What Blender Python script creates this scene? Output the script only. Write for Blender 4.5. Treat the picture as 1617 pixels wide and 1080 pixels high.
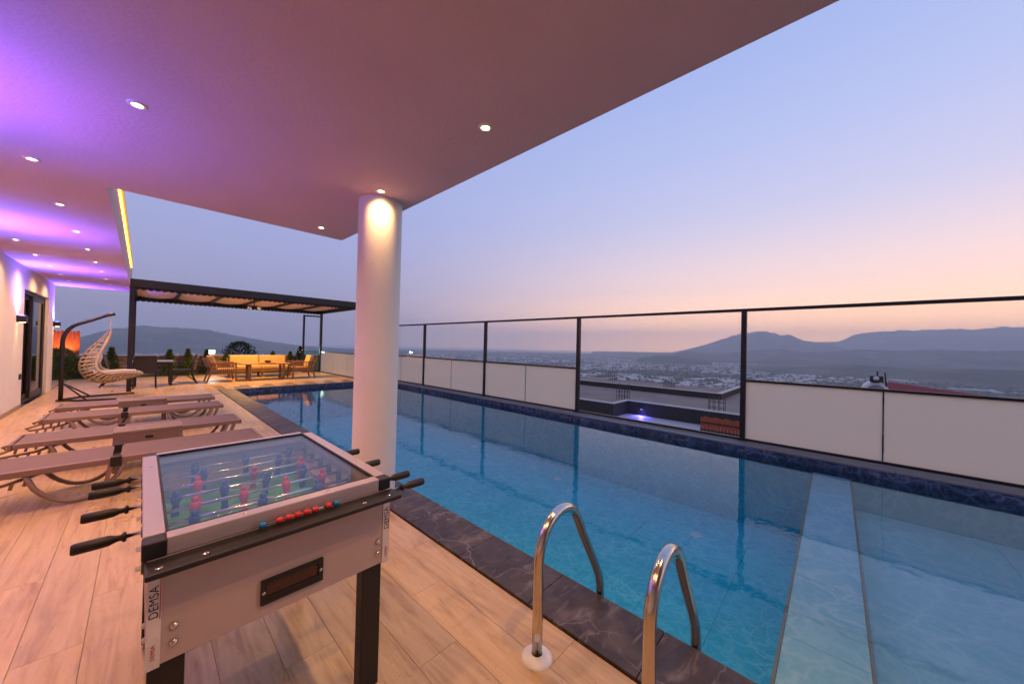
import bpy, bmesh, math, random
from mathutils import Vector, Matrix
R = math.radians
random.seed(7)
for o in list(bpy.data.objects): bpy.data.objects.remove(o)
S = bpy.context.scene
COL = S.collection

# ------------------------------------------------------------ camera
YAW, PITCH, ROLL = R(46.9155), R(0.6303), R(1.3548)
FPX, EYE = 546.37, 1.4
fw = Vector((math.sin(YAW)*math.cos(PITCH), math.cos(YAW)*math.cos(PITCH), math.sin(PITCH)))
r0 = Vector((math.cos(YAW), -math.sin(YAW), 0)); u0 = r0.cross(fw)
rt = r0*math.cos(ROLL)+u0*math.sin(ROLL); up = -r0*math.sin(ROLL)+u0*math.cos(ROLL)
cam = bpy.data.cameras.new('camera'); camo = bpy.data.objects.new('camera', cam); COL.objects.link(camo)
cam.sensor_width = 36; cam.lens = 36*FPX/1617; cam.clip_start = .05; cam.clip_end = 120000
camo.matrix_world = Matrix(((rt.x, up.x, -fw.x, 0), (rt.y, up.y, -fw.y, 0), (rt.z, up.z, -fw.z, EYE), (0, 0, 0, 1)))
S.camera = camo
def ray(x, y): return rt*((x-808.5)/FPX) - up*((y-540)/FPX) + fw

# ------------------------------------------------------------ sky, sun, exposure
SUN_AZ, SUN_EL = R(118), R(1.5)          # the sun has just gone down to the right of the view
W = bpy.data.worlds.new('World'); S.world = W; W.use_nodes = True
nt = W.node_tree; N = nt.nodes; K = nt.links
bg = N['Background']
sky = N.new('ShaderNodeTexSky'); sky.sky_type = 'NISHITA'; sky.sun_disc = False
sky.sun_elevation = SUN_EL; sky.sun_rotation = SUN_AZ; sky.altitude = 150; sky.air_density = 1.3; sky.dust_density = 2.0; sky.ozone_density = 4.0
tc = N.new('ShaderNodeTexCoord'); sep = N.new('ShaderNodeSeparateXYZ'); K.new(tc.outputs['Generated'], sep.inputs[0])
def wmath(op, a, b=None, c=None):
    n = N.new('ShaderNodeMath'); n.operation = op
    for i, v in enumerate((a, b, c)):
        if v is None: continue
        if isinstance(v, (int, float)): n.inputs[i].default_value = v
        else: K.new(v, n.inputs[i])
    return n.outputs[0]
def wramp(f, stops):
    n = N.new('ShaderNodeValToRGB'); K.new(f, n.inputs[0]); e = n.color_ramp.elements
    n.color_ramp.interpolation = 'B_SPLINE'
    while len(e) < len(stops): e.new(.5)
    for q, (p, c) in zip(e, stops): q.position = p; q.color = (*[k/4 for k in c], 1)      # ramps hold at most 1: scaled back by 4 below
    return n.outputs[0]
el = wmath('MULTIPLY', wmath('MAXIMUM', sep.outputs['Z'], 0), 1.0)
dotn = N.new('ShaderNodeVectorMath'); dotn.operation = 'DOT_PRODUCT'; K.new(tc.outputs['Generated'], dotn.inputs[0])
dotn.inputs[1].default_value = (math.sin(SUN_AZ), math.cos(SUN_AZ), 0)
az = wmath('MULTIPLY_ADD', dotn.outputs['Value'], .5, .5)
away = wramp(el, [(0, (.27, .24, .36)), (.10, (.27, .255, .42)), (.28, (.27, .295, .52)), (.6, (.23, .30, .56)), (1, (.16, .23, .48))])
toward = wramp(el, [(0, (3.9, 1.9, .62)), (.06, (2.2, 1.18, .50)), (.15, (.95, .65, .54)), (.32, (.44, .45, .62)), (.6, (.27, .34, .60)), (1, (.16, .23, .48))])
mixs = N.new('ShaderNodeMix'); mixs.data_type = 'RGBA'
azr = N.new('ShaderNodeMapRange'); azr.interpolation_type = 'SMOOTHSTEP'; K.new(az, azr.inputs[0]); azr.inputs[1].default_value = .38; azr.inputs[2].default_value = 1.0
K.new(azr.outputs[0], mixs.inputs[0]); K.new(away, mixs.inputs[6]); K.new(toward, mixs.inputs[7])
skys = N.new('ShaderNodeVectorMath'); skys.operation = 'SCALE'; K.new(sky.outputs[0], skys.inputs[0]); skys.inputs['Scale'].default_value = .065
addn = N.new('ShaderNodeVectorMath'); addn.operation = 'ADD'; K.new(skys.outputs[0], addn.inputs[0]); m4 = N.new('ShaderNodeVectorMath'); m4.operation = 'SCALE'; m4.inputs['Scale'].default_value = 4; K.new(mixs.outputs[2], m4.inputs[0]); K.new(m4.outputs[0], addn.inputs[1])
K.new(addn.outputs[0], bg.inputs[0]); bg.inputs[1].default_value = .94
sl = bpy.data.lights.new('sun', 'SUN'); sl.energy = .15; sl.angle = R(25); sl.color = (1, .58, .32)
so = bpy.data.objects.new('sun', sl); COL.objects.link(so)
so.rotation_euler = Vector((-math.sin(SUN_AZ)*math.cos(R(5)), -math.cos(SUN_AZ)*math.cos(R(5)), -math.sin(R(5)))).to_track_quat('-Z', 'Y').to_euler()
S.view_settings.view_transform = 'Standard'; S.view_settings.look = 'None'; S.view_settings.gamma = 1; S.view_settings.exposure = .7
S.view_settings.use_curve_mapping = False
S.render.engine = 'CYCLES'
cy = S.cycles; cy.use_denoising = True; cy.max_bounces = 10; cy.diffuse_bounces = 4; cy.glossy_bounces = 4; cy.transmission_bounces = 6
cy.transparent_max_bounces = 12; cy.volume_bounces = 1; cy.sample_clamp_indirect = 6; cy.caustics_reflective = False; cy.caustics_refractive = False
LAMP = 1.0

# ------------------------------------------------------------ helpers
def tag(o, label=None, cat=None, group=None, kind=None):
    if label: o['label'] = label
    if cat: o['category'] = cat
    if group: o['group'] = group
    if kind: o['kind'] = kind
    return o
def thing(name, label, cat, loc=(0, 0, 0), rz=0, group=None):
    o = bpy.data.objects.new(name, None); COL.objects.link(o); o.location = loc; o.rotation_euler.z = rz; o.empty_display_size = .1
    return tag(o, label, cat, group)
def copy_tree(o, parent=None):
    c = o.copy(); COL.objects.link(c)
    if parent is not None: c.parent = parent
    for ch in o.children: copy_tree(ch, c)
    return c
class MB:
    def __init__(s): s.v = []; s.f = []; s.sm = []
    def add(s, vs, fs, smooth=False):
        b = len(s.v); s.v += [tuple(v) for v in vs]; s.f += [tuple(b+i for i in f) for f in fs]; s.sm += [smooth]*len(fs); return s
    def box(s, a, b):
        (x0, y0, z0), (x1, y1, z1) = a, b
        return s.add([(x0,y0,z0),(x1,y0,z0),(x1,y1,z0),(x0,y1,z0),(x0,y0,z1),(x1,y0,z1),(x1,y1,z1),(x0,y1,z1)],
                     [(3,2,1,0),(4,5,6,7),(0,1,5,4),(1,2,6,5),(2,3,7,6),(3,0,4,7)])
    def bbox(s, a, b, e=.004):
        """box with chamfered edges"""
        bm = bmesh.new(); bmesh.ops.create_cube(bm, size=1)
        for v in bm.verts: v.co = Vector([(a[i]+b[i])/2 + v.co[i]*(b[i]-a[i]) for i in range(3)])
        bmesh.ops.bevel(bm, geom=bm.edges[:], offset=e, segments=2, profile=.6, affect='EDGES')
        bm.verts.index_update()
        s.add([v.co[:] for v in bm.verts], [[v.index for v in f.verts] for f in bm.faces]); bm.free(); return s
    def bar(s, p, q, w, h, upv=(0, 0, 1)):
        p, q = Vector(p), Vector(q); d = (q-p).normalized(); uu = Vector(upv)
        if abs(d.dot(uu)) > .98: uu = Vector((0, 1, 0))
        x = d.cross(uu).normalized(); y = x.cross(d)
        vs = [e + x*(w/2*a) + y*(h/2*b) for e in (p, q) for a, b in ((-1,-1),(1,-1),(1,1),(-1,1))]
        return s.add(vs, [(0,1,2,3),(7,6,5,4),(0,4,5,1),(1,5,6,2),(2,6,7,3),(3,7,4,0)])
    def tube(s, pts, r, n=8, cap=True, upv=(0, 0, 1), flat=1.0):
        pts = [Vector(p) for p in pts]; rr = r if isinstance(r, (list, tuple)) else [r]*len(pts)
        base = len(s.v); vs = []; prev = None
        for i, p in enumerate(pts):
            d = (pts[min(i+1, len(pts)-1)] - pts[max(i-1, 0)]).normalized()
            if prev is None:
                uu = Vector(upv)
                if abs(d.dot(uu)) > .95: uu = Vector((1, 0, 0))
                x = d.cross(uu).normalized()
            else:
                x = (prev - d*prev.dot(d)).normalized()
            prev = x; y = d.cross(x)
            for k in range(n):
                a = 2*math.pi*k/n; vs.append(p + (x*math.cos(a) + y*math.sin(a)*flat)*rr[i])
        fs = [(i*n+k, i*n+(k+1) % n, (i+1)*n+(k+1) % n, (i+1)*n+k) for i in range(len(pts)-1) for k in range(n)]
        s.add(vs, fs, True)
        if cap: s.f += [tuple(base+k for k in range(n))[::-1], tuple(base+(len(pts)-1)*n+k for k in range(n))]; s.sm += [False, False]
        return s
    def cyl(s, p, q, r, n=16): return s.tube([p, q], r, n)
    def lathe(s, c, prof, n=24, axis='z'):
        vs = []
        for (r, z) in prof:
            for k in range(n):
                a = 2*math.pi*k/n; x, y = r*math.cos(a), r*math.sin(a)
                vs.append({'z': (c[0]+x, c[1]+y, c[2]+z), 'x': (c[0]+z, c[1]+x, c[2]+y), 'y': (c[0]+x, c[1]+z, c[2]+y)}[axis])
        fs = [(i*n+k, i*n+(k+1) % n, (i+1)*n+(k+1) % n, (i+1)*n+k) for i in range(len(prof)-1) for k in range(n)]
        return s.add(vs, fs, True)
    def prism(s, poly, z0, z1):
        n = len(poly); vs = [(x, y, z0) for x, y in poly] + [(x, y, z1) for x, y in poly]
        return s.add(vs, [tuple(range(n))[::-1], tuple(range(n, 2*n))] + [(i, (i+1) % n, n+(i+1) % n, n+i) for i in range(n)])
    def mesh(s, name):
        m = bpy.data.meshes.new(name); m.from_pydata(s.v, [], s.f); m.polygons.foreach_set('use_smooth', s.sm)
        bm = bmesh.new(); bm.from_mesh(m); bmesh.ops.recalc_face_normals(bm, faces=bm.faces[:]); bm.to_mesh(m); bm.free()
        return m
    def build(s, name, mat, parent=None, loc=None, bevel=0):
        m = s.mesh(name); m.materials.append(mat); o = bpy.data.objects.new(name, m); COL.objects.link(o)
        if parent is not None: o.parent = parent
        if loc is not None: o.location = loc
        if bevel:
            b = o.modifiers.new('bevel', 'BEVEL'); b.width = bevel; b.segments = 2; b.limit_method = 'ANGLE'
        return o
def B(a, b): return MB().box(a, b)
def struct(o): o['kind'] = 'structure'; return o
def inst(name, mesh, parent=None, loc=(0, 0, 0), rz=0, sc=None):
    o = bpy.data.objects.new(name, mesh); COL.objects.link(o); o.location = loc; o.rotation_euler.z = rz
    if sc: o.scale = sc
    if parent is not None: o.parent = parent
    return o

# ------------------------------------------------------------ materials
class Mt:
    def __init__(s, name):
        s.m = bpy.data.materials.new(name); s.m.use_nodes = True; s.t = s.m.node_tree; s.n = s.t.nodes; s.l = s.t.links
        s.p = s.n.get('Principled BSDF'); s.out = s.n.get('Material Output')
    def node(s, t, **kw):
        n = s.n.new(t)
        for k, v in kw.items(): setattr(n, k, v)
        return n
    def co(s, kind='Object', scale=(1, 1, 1), rot=(0, 0, 0)):
        tcn = s.node('ShaderNodeTexCoord'); mp = s.node('ShaderNodeMapping'); s.l.new(tcn.outputs[kind], mp.inputs[0])
        mp.inputs['Scale'].default_value = scale; mp.inputs['Rotation'].default_value = rot; return mp.outputs[0]
    def wco(s, scale=(1, 1, 1)):
        g = s.node('ShaderNodeNewGeometry'); mp = s.node('ShaderNodeMapping'); s.l.new(g.outputs['Position'], mp.inputs[0])
        mp.inputs['Scale'].default_value = scale; return mp.outputs[0]
    def noise(s, v, sc, det=4, rough=.55, dist=0):
        n = s.node('ShaderNodeTexNoise'); s.l.new(v, n.inputs['Vector']); n.inputs['Scale'].default_value = sc
        n.inputs['Detail'].default_value = det; n.inputs['Roughness'].default_value = rough; n.inputs['Distortion'].default_value = dist; return n.outputs[0]
    def ramp(s, f, stops):
        n = s.node('ShaderNodeValToRGB'); s.l.new(f, n.inputs[0]); e = n.color_ramp.elements
        while len(e) < len(stops): e.new(.5)
        for q, (p, c) in zip(e, stops): q.position = p; q.color = (*(c if isinstance(c, tuple) else (c,)*3), 1)
        return n.outputs[0]
    def math(s, op, a, b=None, c=None):
        n = s.node('ShaderNodeMath', operation=op)
        for i, v in enumerate((a, b, c)):
            if v is None: continue
            if isinstance(v, (int, float)): n.inputs[i].default_value = v
            else: s.l.new(v, n.inputs[i])
        return n.outputs[0]
    def mix(s, f, a, b, mode='MIX'):
        n = s.node('ShaderNodeMix', data_type='RGBA', blend_type=mode)
        for i, v in ((0, f), (6, a), (7, b)):
            if isinstance(v, (int, float)): n.inputs[i].default_value = v
            elif isinstance(v, tuple): n.inputs[i].default_value = (*v, 1)
            else: s.l.new(v, n.inputs[i])
        return n.outputs[2]
    def bump(s, h, st=.3, d=.01, sock=None):
        b = s.node('ShaderNodeBump'); s.l.new(h, b.inputs['Height']); b.inputs['Strength'].default_value = st; b.inputs['Distance'].default_value = d
        s.l.new(b.outputs[0], sock or s.p.inputs['Normal']); return b.outputs[0]
    def set(s, **kw):
        for k, v in kw.items():
            i = s.p.inputs[k.replace('_', ' ')]
            if hasattr(v, 'is_output') or isinstance(v, bpy.types.NodeSocket): s.l.new(v, i)
            elif isinstance(v, tuple): i.default_value = (*v, 1) if len(v) == 3 else v
            else: i.default_value = v
        return s
def plain(name, col, rough=.5, metal=0, var=.12, nsc=14, bump=0, **kw):
    """base colour with slight mottling and roughness wear"""
    t = Mt(name); v = t.co('Object'); n = t.noise(v, nsc, 5)
    c = t.ramp(n, [(.25, tuple(x*(1-var) for x in col)), (.75, tuple(min(1, x*(1+var)) for x in col))])
    t.set(Base_Color=c, Metallic=metal, **kw)
    t.l.new(t.ramp(n, [(.2, max(.02, rough-.08)), (.8, min(1, rough+.1))]), t.p.inputs['Roughness'])
    if bump: t.bump(t.noise(v, nsc*8, 3), bump, .004)
    return t.m
def emis(name, col, st):
    t = Mt(name); t.set(Base_Color=(.8, .8, .8), Emission_Color=col, Emission_Strength=st); return t.m
M = {}
# wood-look porcelain planks
t = Mt('wood_plank_porcelain'); g = t.node('ShaderNodeNewGeometry'); oi = t.node('ShaderNodeObjectInfo')
rnd = t.math('FRACT', t.math('ADD', oi.outputs['Random'], g.outputs['Random Per Island']))
off = t.node('ShaderNodeCombineXYZ'); t.l.new(t.math('MULTIPLY', rnd, 37.), off.inputs[0]); t.l.new(t.math('MULTIPLY', rnd, 91.), off.inputs[1])
av = t.node('ShaderNodeVectorMath', operation='ADD'); t.l.new(g.outputs['Position'], av.inputs[0]); t.l.new(off.outputs[0], av.inputs[1])
mp = t.node('ShaderNodeMapping'); t.l.new(av.outputs[0], mp.inputs[0]); mp.inputs['Scale'].default_value = (9, .9, 1)
gr = t.noise(mp.outputs[0], 2.2, 7, .62, .9)
mp2 = t.node('ShaderNodeMapping'); t.l.new(av.outputs[0], mp2.inputs[0]); mp2.inputs['Scale'].default_value = (3, 1.1, 1)
kn = t.noise(mp2.outputs[0], 1.7, 3, .5, .3)
c1 = t.ramp(gr, [(.28, (.33, .175, .07)), (.45, (.53, .335, .155)), (.62, (.63, .425, .215)), (.8, (.69, .50, .28))])
c2 = t.mix(t.ramp(kn, [(.60, 0.), (.76, .55)]), c1, (.24, .14, .08))
c3 = t.mix(t.math('MULTIPLY', rnd, .32), c2, (.42, .31, .19))
fine = t.noise(mp2.outputs[0], 30, 3)
c4 = t.mix(t.ramp(fine, [(.62, 0.), (.75, .5)]), c3, (.22, .12, .07))
wear = t.noise(t.wco((1, 1, 1)), 1.3, 6, .65, .6); c5 = t.mix(t.ramp(wear, [(.52, 0.), (.70, .22)]), c4, (.62, .50, .40))
t.set(Base_Color=c5, Specular_IOR_Level=.45); t.l.new(t.ramp(wear, [(.3, .24), (.7, .5)]), t.p.inputs['Roughness']); t.bump(gr, .10, .003); M['plank'] = t.m
M['grout'] = plain('grout', (.24, .16, .10), .85)
# dark veined marble coping
t = Mt('dark_veined_marble'); v = t.wco((1, 1, 1)); w = t.noise(v, 3.0, 5, .6, 1.2)
vo = t.node('ShaderNodeTexVoronoi', feature='DISTANCE_TO_EDGE'); vv = t.node('ShaderNodeVectorMath', operation='MULTIPLY_ADD')
cn = t.node('ShaderNodeTexNoise'); t.l.new(v, cn.inputs['Vector']); cn.inputs['Scale'].default_value = 2.6; cn.inputs['Detail'].default_value = 5
t.l.new(cn.outputs['Color'], vv.inputs[0]); vv.inputs[1].default_value = (.55, .55, .55); t.l.new(v, vv.inputs[2]); t.l.new(vv.outputs[0], vo.inputs['Vector']); vo.inputs['Scale'].default_value = 2.7
vein = t.ramp(vo.outputs[0], [(0, .42), (.008, .2), (.02, 0.)])
vein = t.math('MULTIPLY', vein, t.ramp(t.noise(v, 2.3, 3), [(.42, 0.), (.62, .9)]))
st = t.noise(t.wco((2.2, 9, 1)), 1.6, 6, .6, 1.0)
base = t.ramp(w, [(.25, (.026, .019, .016)), (.5, (.065, .048, .042)), (.75, (.15, .115, .10))])
base = t.mix(t.ramp(st, [(.56, 0.), (.72, .6)]), base, (.26, .22, .20))
t.set(Base_Color=t.mix(vein, base, (.50, .42, .38)), Roughness=.5, Specular_IOR_Level=.35); M['marble'] = t.m
# printed water-pattern pool tile
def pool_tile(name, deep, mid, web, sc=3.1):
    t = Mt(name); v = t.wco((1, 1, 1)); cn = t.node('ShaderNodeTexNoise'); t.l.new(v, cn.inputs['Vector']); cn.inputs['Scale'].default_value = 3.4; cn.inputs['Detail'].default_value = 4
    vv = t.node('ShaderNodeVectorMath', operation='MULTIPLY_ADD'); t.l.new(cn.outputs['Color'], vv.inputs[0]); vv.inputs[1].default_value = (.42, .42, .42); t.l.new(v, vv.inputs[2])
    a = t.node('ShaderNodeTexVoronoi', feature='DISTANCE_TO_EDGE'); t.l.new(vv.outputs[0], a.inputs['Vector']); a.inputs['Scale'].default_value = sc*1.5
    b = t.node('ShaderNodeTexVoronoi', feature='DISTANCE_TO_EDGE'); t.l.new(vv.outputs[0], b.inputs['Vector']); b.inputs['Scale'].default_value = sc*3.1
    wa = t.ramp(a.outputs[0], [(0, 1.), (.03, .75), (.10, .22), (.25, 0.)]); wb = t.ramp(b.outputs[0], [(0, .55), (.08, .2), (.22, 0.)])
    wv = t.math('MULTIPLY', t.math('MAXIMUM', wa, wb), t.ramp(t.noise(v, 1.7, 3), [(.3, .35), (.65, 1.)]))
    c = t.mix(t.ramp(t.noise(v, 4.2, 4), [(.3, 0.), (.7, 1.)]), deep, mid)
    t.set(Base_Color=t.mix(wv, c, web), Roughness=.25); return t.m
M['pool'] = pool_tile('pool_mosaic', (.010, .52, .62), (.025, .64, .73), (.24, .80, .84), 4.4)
M['pool_pale'] = pool_tile('pool_mosaic_shallow', (.44, .72, .70), (.52, .77, .73), (.76, .88, .82))
M['rim'] = pool_tile('rim_tile', (.008, .014, .045), (.02, .035, .09), (.15, .18, .28), 4)
M['divtile'] = pool_tile('divider_tile', (.34, .66, .72), (.42, .72, .76), (.70, .86, .86))
M['beige_trim'] = plain('beige_trim', (.34, .25, .16), .5)
# water: clear film with mirror reflection by Fresnel, small ripples
t = Mt('pool_water'); t.n.remove(t.p)
fr = t.node('ShaderNodeFresnel'); fr.inputs[0].default_value = 1.36
tr = t.node('ShaderNodeBsdfTransparent'); tr.inputs[0].default_value = (.80, .97, 1.0, 1)
gl = t.node('ShaderNodeBsdfGlossy'); gl.inputs['Roughness'].default_value = .0
v = t.wco((1, 1, 1)); n1 = t.noise(v, 2.4, 3, .5, .4); n2 = t.noise(v, 11, 2)
hh = t.math('ADD', n1, t.math('MULTIPLY', n2, .22))
bp = t.node('ShaderNodeBump'); t.l.new(hh, bp.inputs['Height']); bp.inputs['Strength'].default_value = .065; bp.inputs['Distance'].default_value = .05
t.l.new(bp.outputs[0], gl.inputs['Normal']); t.l.new(bp.outputs[0], fr.inputs['Normal'])
mx = t.node('ShaderNodeMixShader'); t.l.new(fr.outputs[0], mx.inputs[0]); t.l.new(tr.outputs[0], mx.inputs[1]); t.l.new(gl.outputs[0], mx.inputs[2]); t.l.new(mx.outputs[0], t.out.inputs[0]); M['water'] = t.m
def glassmat(name, tint, ior=1.45, rough=0.):
    t = Mt(name); t.n.remove(t.p); f0 = ((ior-1)/(ior+1))**2
    g_ = t.node('ShaderNodeNewGeometry'); dp = t.node('ShaderNodeVectorMath', operation='DOT_PRODUCT'); t.l.new(g_.outputs['Incoming'], dp.inputs[0]); t.l.new(g_.outputs['Normal'], dp.inputs[1])
    frv = t.math('MULTIPLY_ADD', t.math('POWER', t.math('SUBTRACT', 1., t.math('ABSOLUTE', dp.outputs['Value'])), 5.), 1-f0, f0)
    tr = t.node('ShaderNodeBsdfTransparent'); tr.inputs[0].default_value = (*tint, 1); gl = t.node('ShaderNodeBsdfGlossy'); gl.inputs['Roughness'].default_value = rough
    mx = t.node('ShaderNodeMixShader'); t.l.new(frv, mx.inputs[0]); t.l.new(tr.outputs[0], mx.inputs[1]); t.l.new(gl.outputs[0], mx.inputs[2]); t.l.new(mx.outputs[0], t.out.inputs[0]); return t.m
M['glass'] = glassmat('clear_glass', (.995, .985, .975), 1.2)
M['table_glass'] = glassmat('table_glass', (.96, .975, .965), 1.07)
M['tint_glass'] = glassmat('tinted_glass', (.60, .66, .70), 2.4)
M['green_glass'] = glassmat('green_glass', (.72, .90, .86), 1.4)
# frosted white glass
t = Mt('frosted_glass'); t.n.remove(t.p); df = t.node('ShaderNodeBsdfDiffuse'); df.inputs[0].default_value = (.74, .66, .54, 1)
tl = t.node('ShaderNodeBsdfTranslucent'); tl.inputs[0].default_value = (.96, .81, .60, 1); gl = t.node('ShaderNodeBsdfGlossy'); gl.inputs['Roughness'].default_value = .012
m1 = t.node('ShaderNodeMixShader'); m1.inputs[0].default_value = .78; t.l.new(df.outputs[0], m1.inputs[1]); t.l.new(tl.outputs[0], m1.inputs[2])
fr = t.node('ShaderNodeFresnel'); fr.inputs[0].default_value = 1.45
m2 = t.node('ShaderNodeMixShader'); t.l.new(fr.outputs[0], m2.inputs[0]); t.l.new(m1.outputs[0], m2.inputs[1]); t.l.new(gl.outputs[0], m2.inputs[2]); t.l.new(m2.outputs[0], t.out.inputs[0]); M['frost'] = t.m
# plaster
def plaster(name, col, sc=60, st=.25):
    t = Mt(name); v = t.wco(); n = t.noise(v, 2.2, 5); c = t.ramp(n, [(.3, tuple(x*.94 for x in col)), (.7, col)])
    t.set(Base_Color=c, Roughness=.8, Specular_IOR_Level=.2); t.bump(t.noise(t.wco((1, 2.2, 1)), sc, 4, .65), st, .006); return t.m
M['ceiling'] = plaster('ceiling_render', (.67, .47, .48), 40, .8)
M['wall'] = plaster('wall_render', (.76, .73, .69), 80, .2)
M['column'] = plaster('column_render', (.78, .76, .74), 70, .35)
M['steel'] = plain('brushed_steel', (.62, .58, .52), .16, 1, .05, 30)
M['darkmetal'] = plain('dark_powder_coat', (.022, .019, .022), .42, .2)
M['fencemetal'] = plain('fence_metal', (.018, .016, .018), .38, .3)
M['alu'] = plain('lilac_aluminium', (.50, .42, .45), .32, .35, .04)
M['panel'] = plain('table_panel', (.46, .36, .35), .5, 0, .05, 3)
M['black'] = plain('black_plastic', (.008, .007, .008), .5)
M['chrome'] = plain('chrome_rod', (.8, .8, .8), .12, 1, .03)
M['redp'] = plain('red_plastic', (.55, .025, .03), .35)
M['bluep'] = plain('blue_plastic', (.02, .06, .32), .35)
M['bluebead'] = plain('blue_bead', (.01, .16, .42), .3)
M['greyblk'] = plain('bearing_plastic', (.05, .05, .055), .4)
M['taupe'] = plain('taupe_resin', (.225, .145, .105), .5, 0, .06, 20, .15)
M['taupe_d'] = plain('taupe_mesh', (.165, .10, .08), .65, 0, .08, 60, .3)
M['rope'] = plain('cream_rope', (.50, .40, .30), .85, 0, .25, 60, .8)
M['whitecloth'] = plain('white_cushion', (.66, .60, .56), .9, 0, .08, 8, .3)
M['chain'] = plain('white_chain', (.7, .68, .65), .4)
M['rattan'] = plain('dark_rattan', (.035, .03, .026), .6, 0, .3, 80, .6)
M['tabletop_grey'] = plain('grey_tabletop', (.22, .23, .24), .3)
M['teak'] = plain('teak_wood', (.26, .13, .05), .5, 0, .25, 18)
M['mustard'] = plain('mustard_cushion', (.52, .33, .13), .9, 0, .08, 9, .25)
M['orange_cloth'] = plain('orange_runner', (.65, .17, .04), .8)
M['awning'] = plain('awning_fabric', (.68, .60, .55), .85, 0, .05, 12)
M['redwood'] = plain('red_stained_wood', (.42, .075, .018), .55, 0, .3, 9)
M['concrete'] = plain('raw_concrete', (.27, .195, .155), .9, 0, .25, .6, .4)
M['darkwall'] = plain('dark_brown_wall', (.035, .028, .026), .8)
M['whitecap'] = plain('pale_coping', (.55, .50, .45), .7)
M['rebar'] = plain('rusty_rebar', (.07, .04, .028), .8)
M['tilelav'] = plain('pale_tile_floor', (.55, .5, .48), .5)
M['redroof'] = plain('red_sheet_roof', (.33, .02, .025), .45)
M['tankwhite'] = plain('white_tank', (.7, .66, .6), .5)
M['stone'] = plain('rubble_stone', (.30, .22, .15), .9, 0, .4, 3.5, .6)
M['mortar'] = plain('stone_mortar', (.30, .24, .18), .95)
M['bark'] = plain('bark', (.07, .045, .03), .9)
M['white'] = plain('white_plastic', (.72, .70, .68), .4)
M['ledgegrey'] = plain('grey_ledge_stone', (.20, .18, .18), .6, 0, .2, 8)
M['sticker'] = plain('sticker_white', (.66, .60, .60), .4)
M['slot'] = plain('slot_brown', (.06, .022, .010), .6, 0, .4, 40)
M['ink'] = plain('ink_black', (.012, .012, .014), .5)
M['inkred'] = plain('ink_red', (.5, .05, .05), .5)
M['interior'] = plain('dim_interior', (.10, .085, .08), .9)
t = Mt('football_pitch'); v = t.co('Object'); n = t.noise(v, 9, 4); t.set(Base_Color=t.ramp(n, [(.35, (.03, .17, .05)), (.65, (.09, .33, .09))]), Roughness=.5); M['pitch'] = t.m
t = Mt('leaf_conifer'); oi = t.node('ShaderNodeNewGeometry'); t.set(Base_Color=t.ramp(oi.outputs['Random Per Island'], [(0, (.03, .06, .012)), (.6, (.07, .12, .02)), (1, (.14, .17, .03))]), Roughness=.7); M['leaf'] = t.m
t = Mt('leaf_dark'); oi = t.node('ShaderNodeNewGeometry'); t.set(Base_Color=t.ramp(oi.outputs['Random Per Island'], [(0, (.012, .028, .010)), (1, (.04, .07, .02))]), Roughness=.7); M['leafd'] = t.m
t = Mt('lawn'); v = t.wco(); t.set(Base_Color=t.ramp(t.noise(v, 30, 4), [(.3, (.02, .05, .01)), (.7, (.06, .10, .02))]), Roughness=.9); M['lawn'] = t.m
M['lamp_warm'] = emis('lamp_warm_white', (1, .70, .34), 22)
M['lamp_ring'] = plain('lamp_ring', (.8, .72, .62), .3)
M['bulb_dim'] = emis('bulb_dim_warm', (1, .7, .35), .15)
M['led'] = emis('led_strip_amber', (1, .47, .03), 9)
M['flood'] = emis('flood_white', (.95, 1, .92), 14)
M['led_blue'] = emis('sconce_blue', (.15, .25, 1), 14)
M['led_warm'] = emis('sconce_warm', (1, .62, .25), 12)

def spot(parent, loc, aim, power, col, size=120, blend=.8, rad=.03):
    l = bpy.data.lights.new('lamp_light', 'SPOT'); l.energy = power*LAMP; l.color = col; l.spot_size = R(size); l.spot_blend = blend; l.shadow_soft_size = rad
    o = bpy.data.objects.new('lamp_light', l); COL.objects.link(o); o.location = loc; o.rotation_euler = Vector(aim).to_track_quat('-Z', 'Y').to_euler()
    if parent: o.parent = parent
    return o
def point(parent, loc, power, col, rad=.05):
    l = bpy.data.lights.new('lamp_light', 'POINT'); l.energy = power*LAMP; l.color = col; l.shadow_soft_size = rad
    o = bpy.data.objects.new('lamp_light', l); COL.objects.link(o); o.location = loc
    if parent: o.parent = parent
    return o

# ============================================================ THE SETTING
PX0, PX1, PY0, PY1 = 1.79, 6.17, -5.5, 12.28      # pool water, x and y
WZ = -.11                                          # water level
FLOORZ = -1.15
# far land ---------------------------------------------------------------
PLAIN = -150.
t = Mt('plain_fields'); v = t.wco((1, 1, 1)); n = t.noise(v, .004, 6, .6); n2 = t.noise(v, .018, 4)
t.set(Base_Color=t.mix(t.ramp(n2, [(.42, 0.), (.62, 1.)]), t.ramp(n, [(.35, (.025, .035, .02)), (.6, (.07, .075, .04)), (.75, (.16, .13, .09))]), (.035, .045, .025)), Roughness=.95); M['fields'] = t.m
t = Mt('forest_slope'); v = t.wco((1, 1, 1.6)); n = t.noise(v, .0022, 8, .65); t.set(Base_Color=t.ramp(n, [(.35, (.018, .03, .022)), (.5, (.05, .06, .04)), (.68, (.17, .145, .11))]), Roughness=1.0, Specular_IOR_Level=.1); M['forest'] = t.m
t = Mt('sea'); t.set(Base_Color=(.02, .04, .06), Roughness=.22); M['sea'] = t.m
def disc(name, rx, z, mat, n=96, c=(0, 0)):
    b = MB(); b.add([(c[0]+rx*math.cos(2*math.pi*k/n), c[1]+rx*math.sin(2*math.pi*k/n), z) for k in range(n)], [tuple(range(n))]); return struct(b.build(name, mat))
disc('ground', 9000, PLAIN, M['fields'])
disc('sea', 16000, PLAIN-6, M['sea'])
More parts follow.
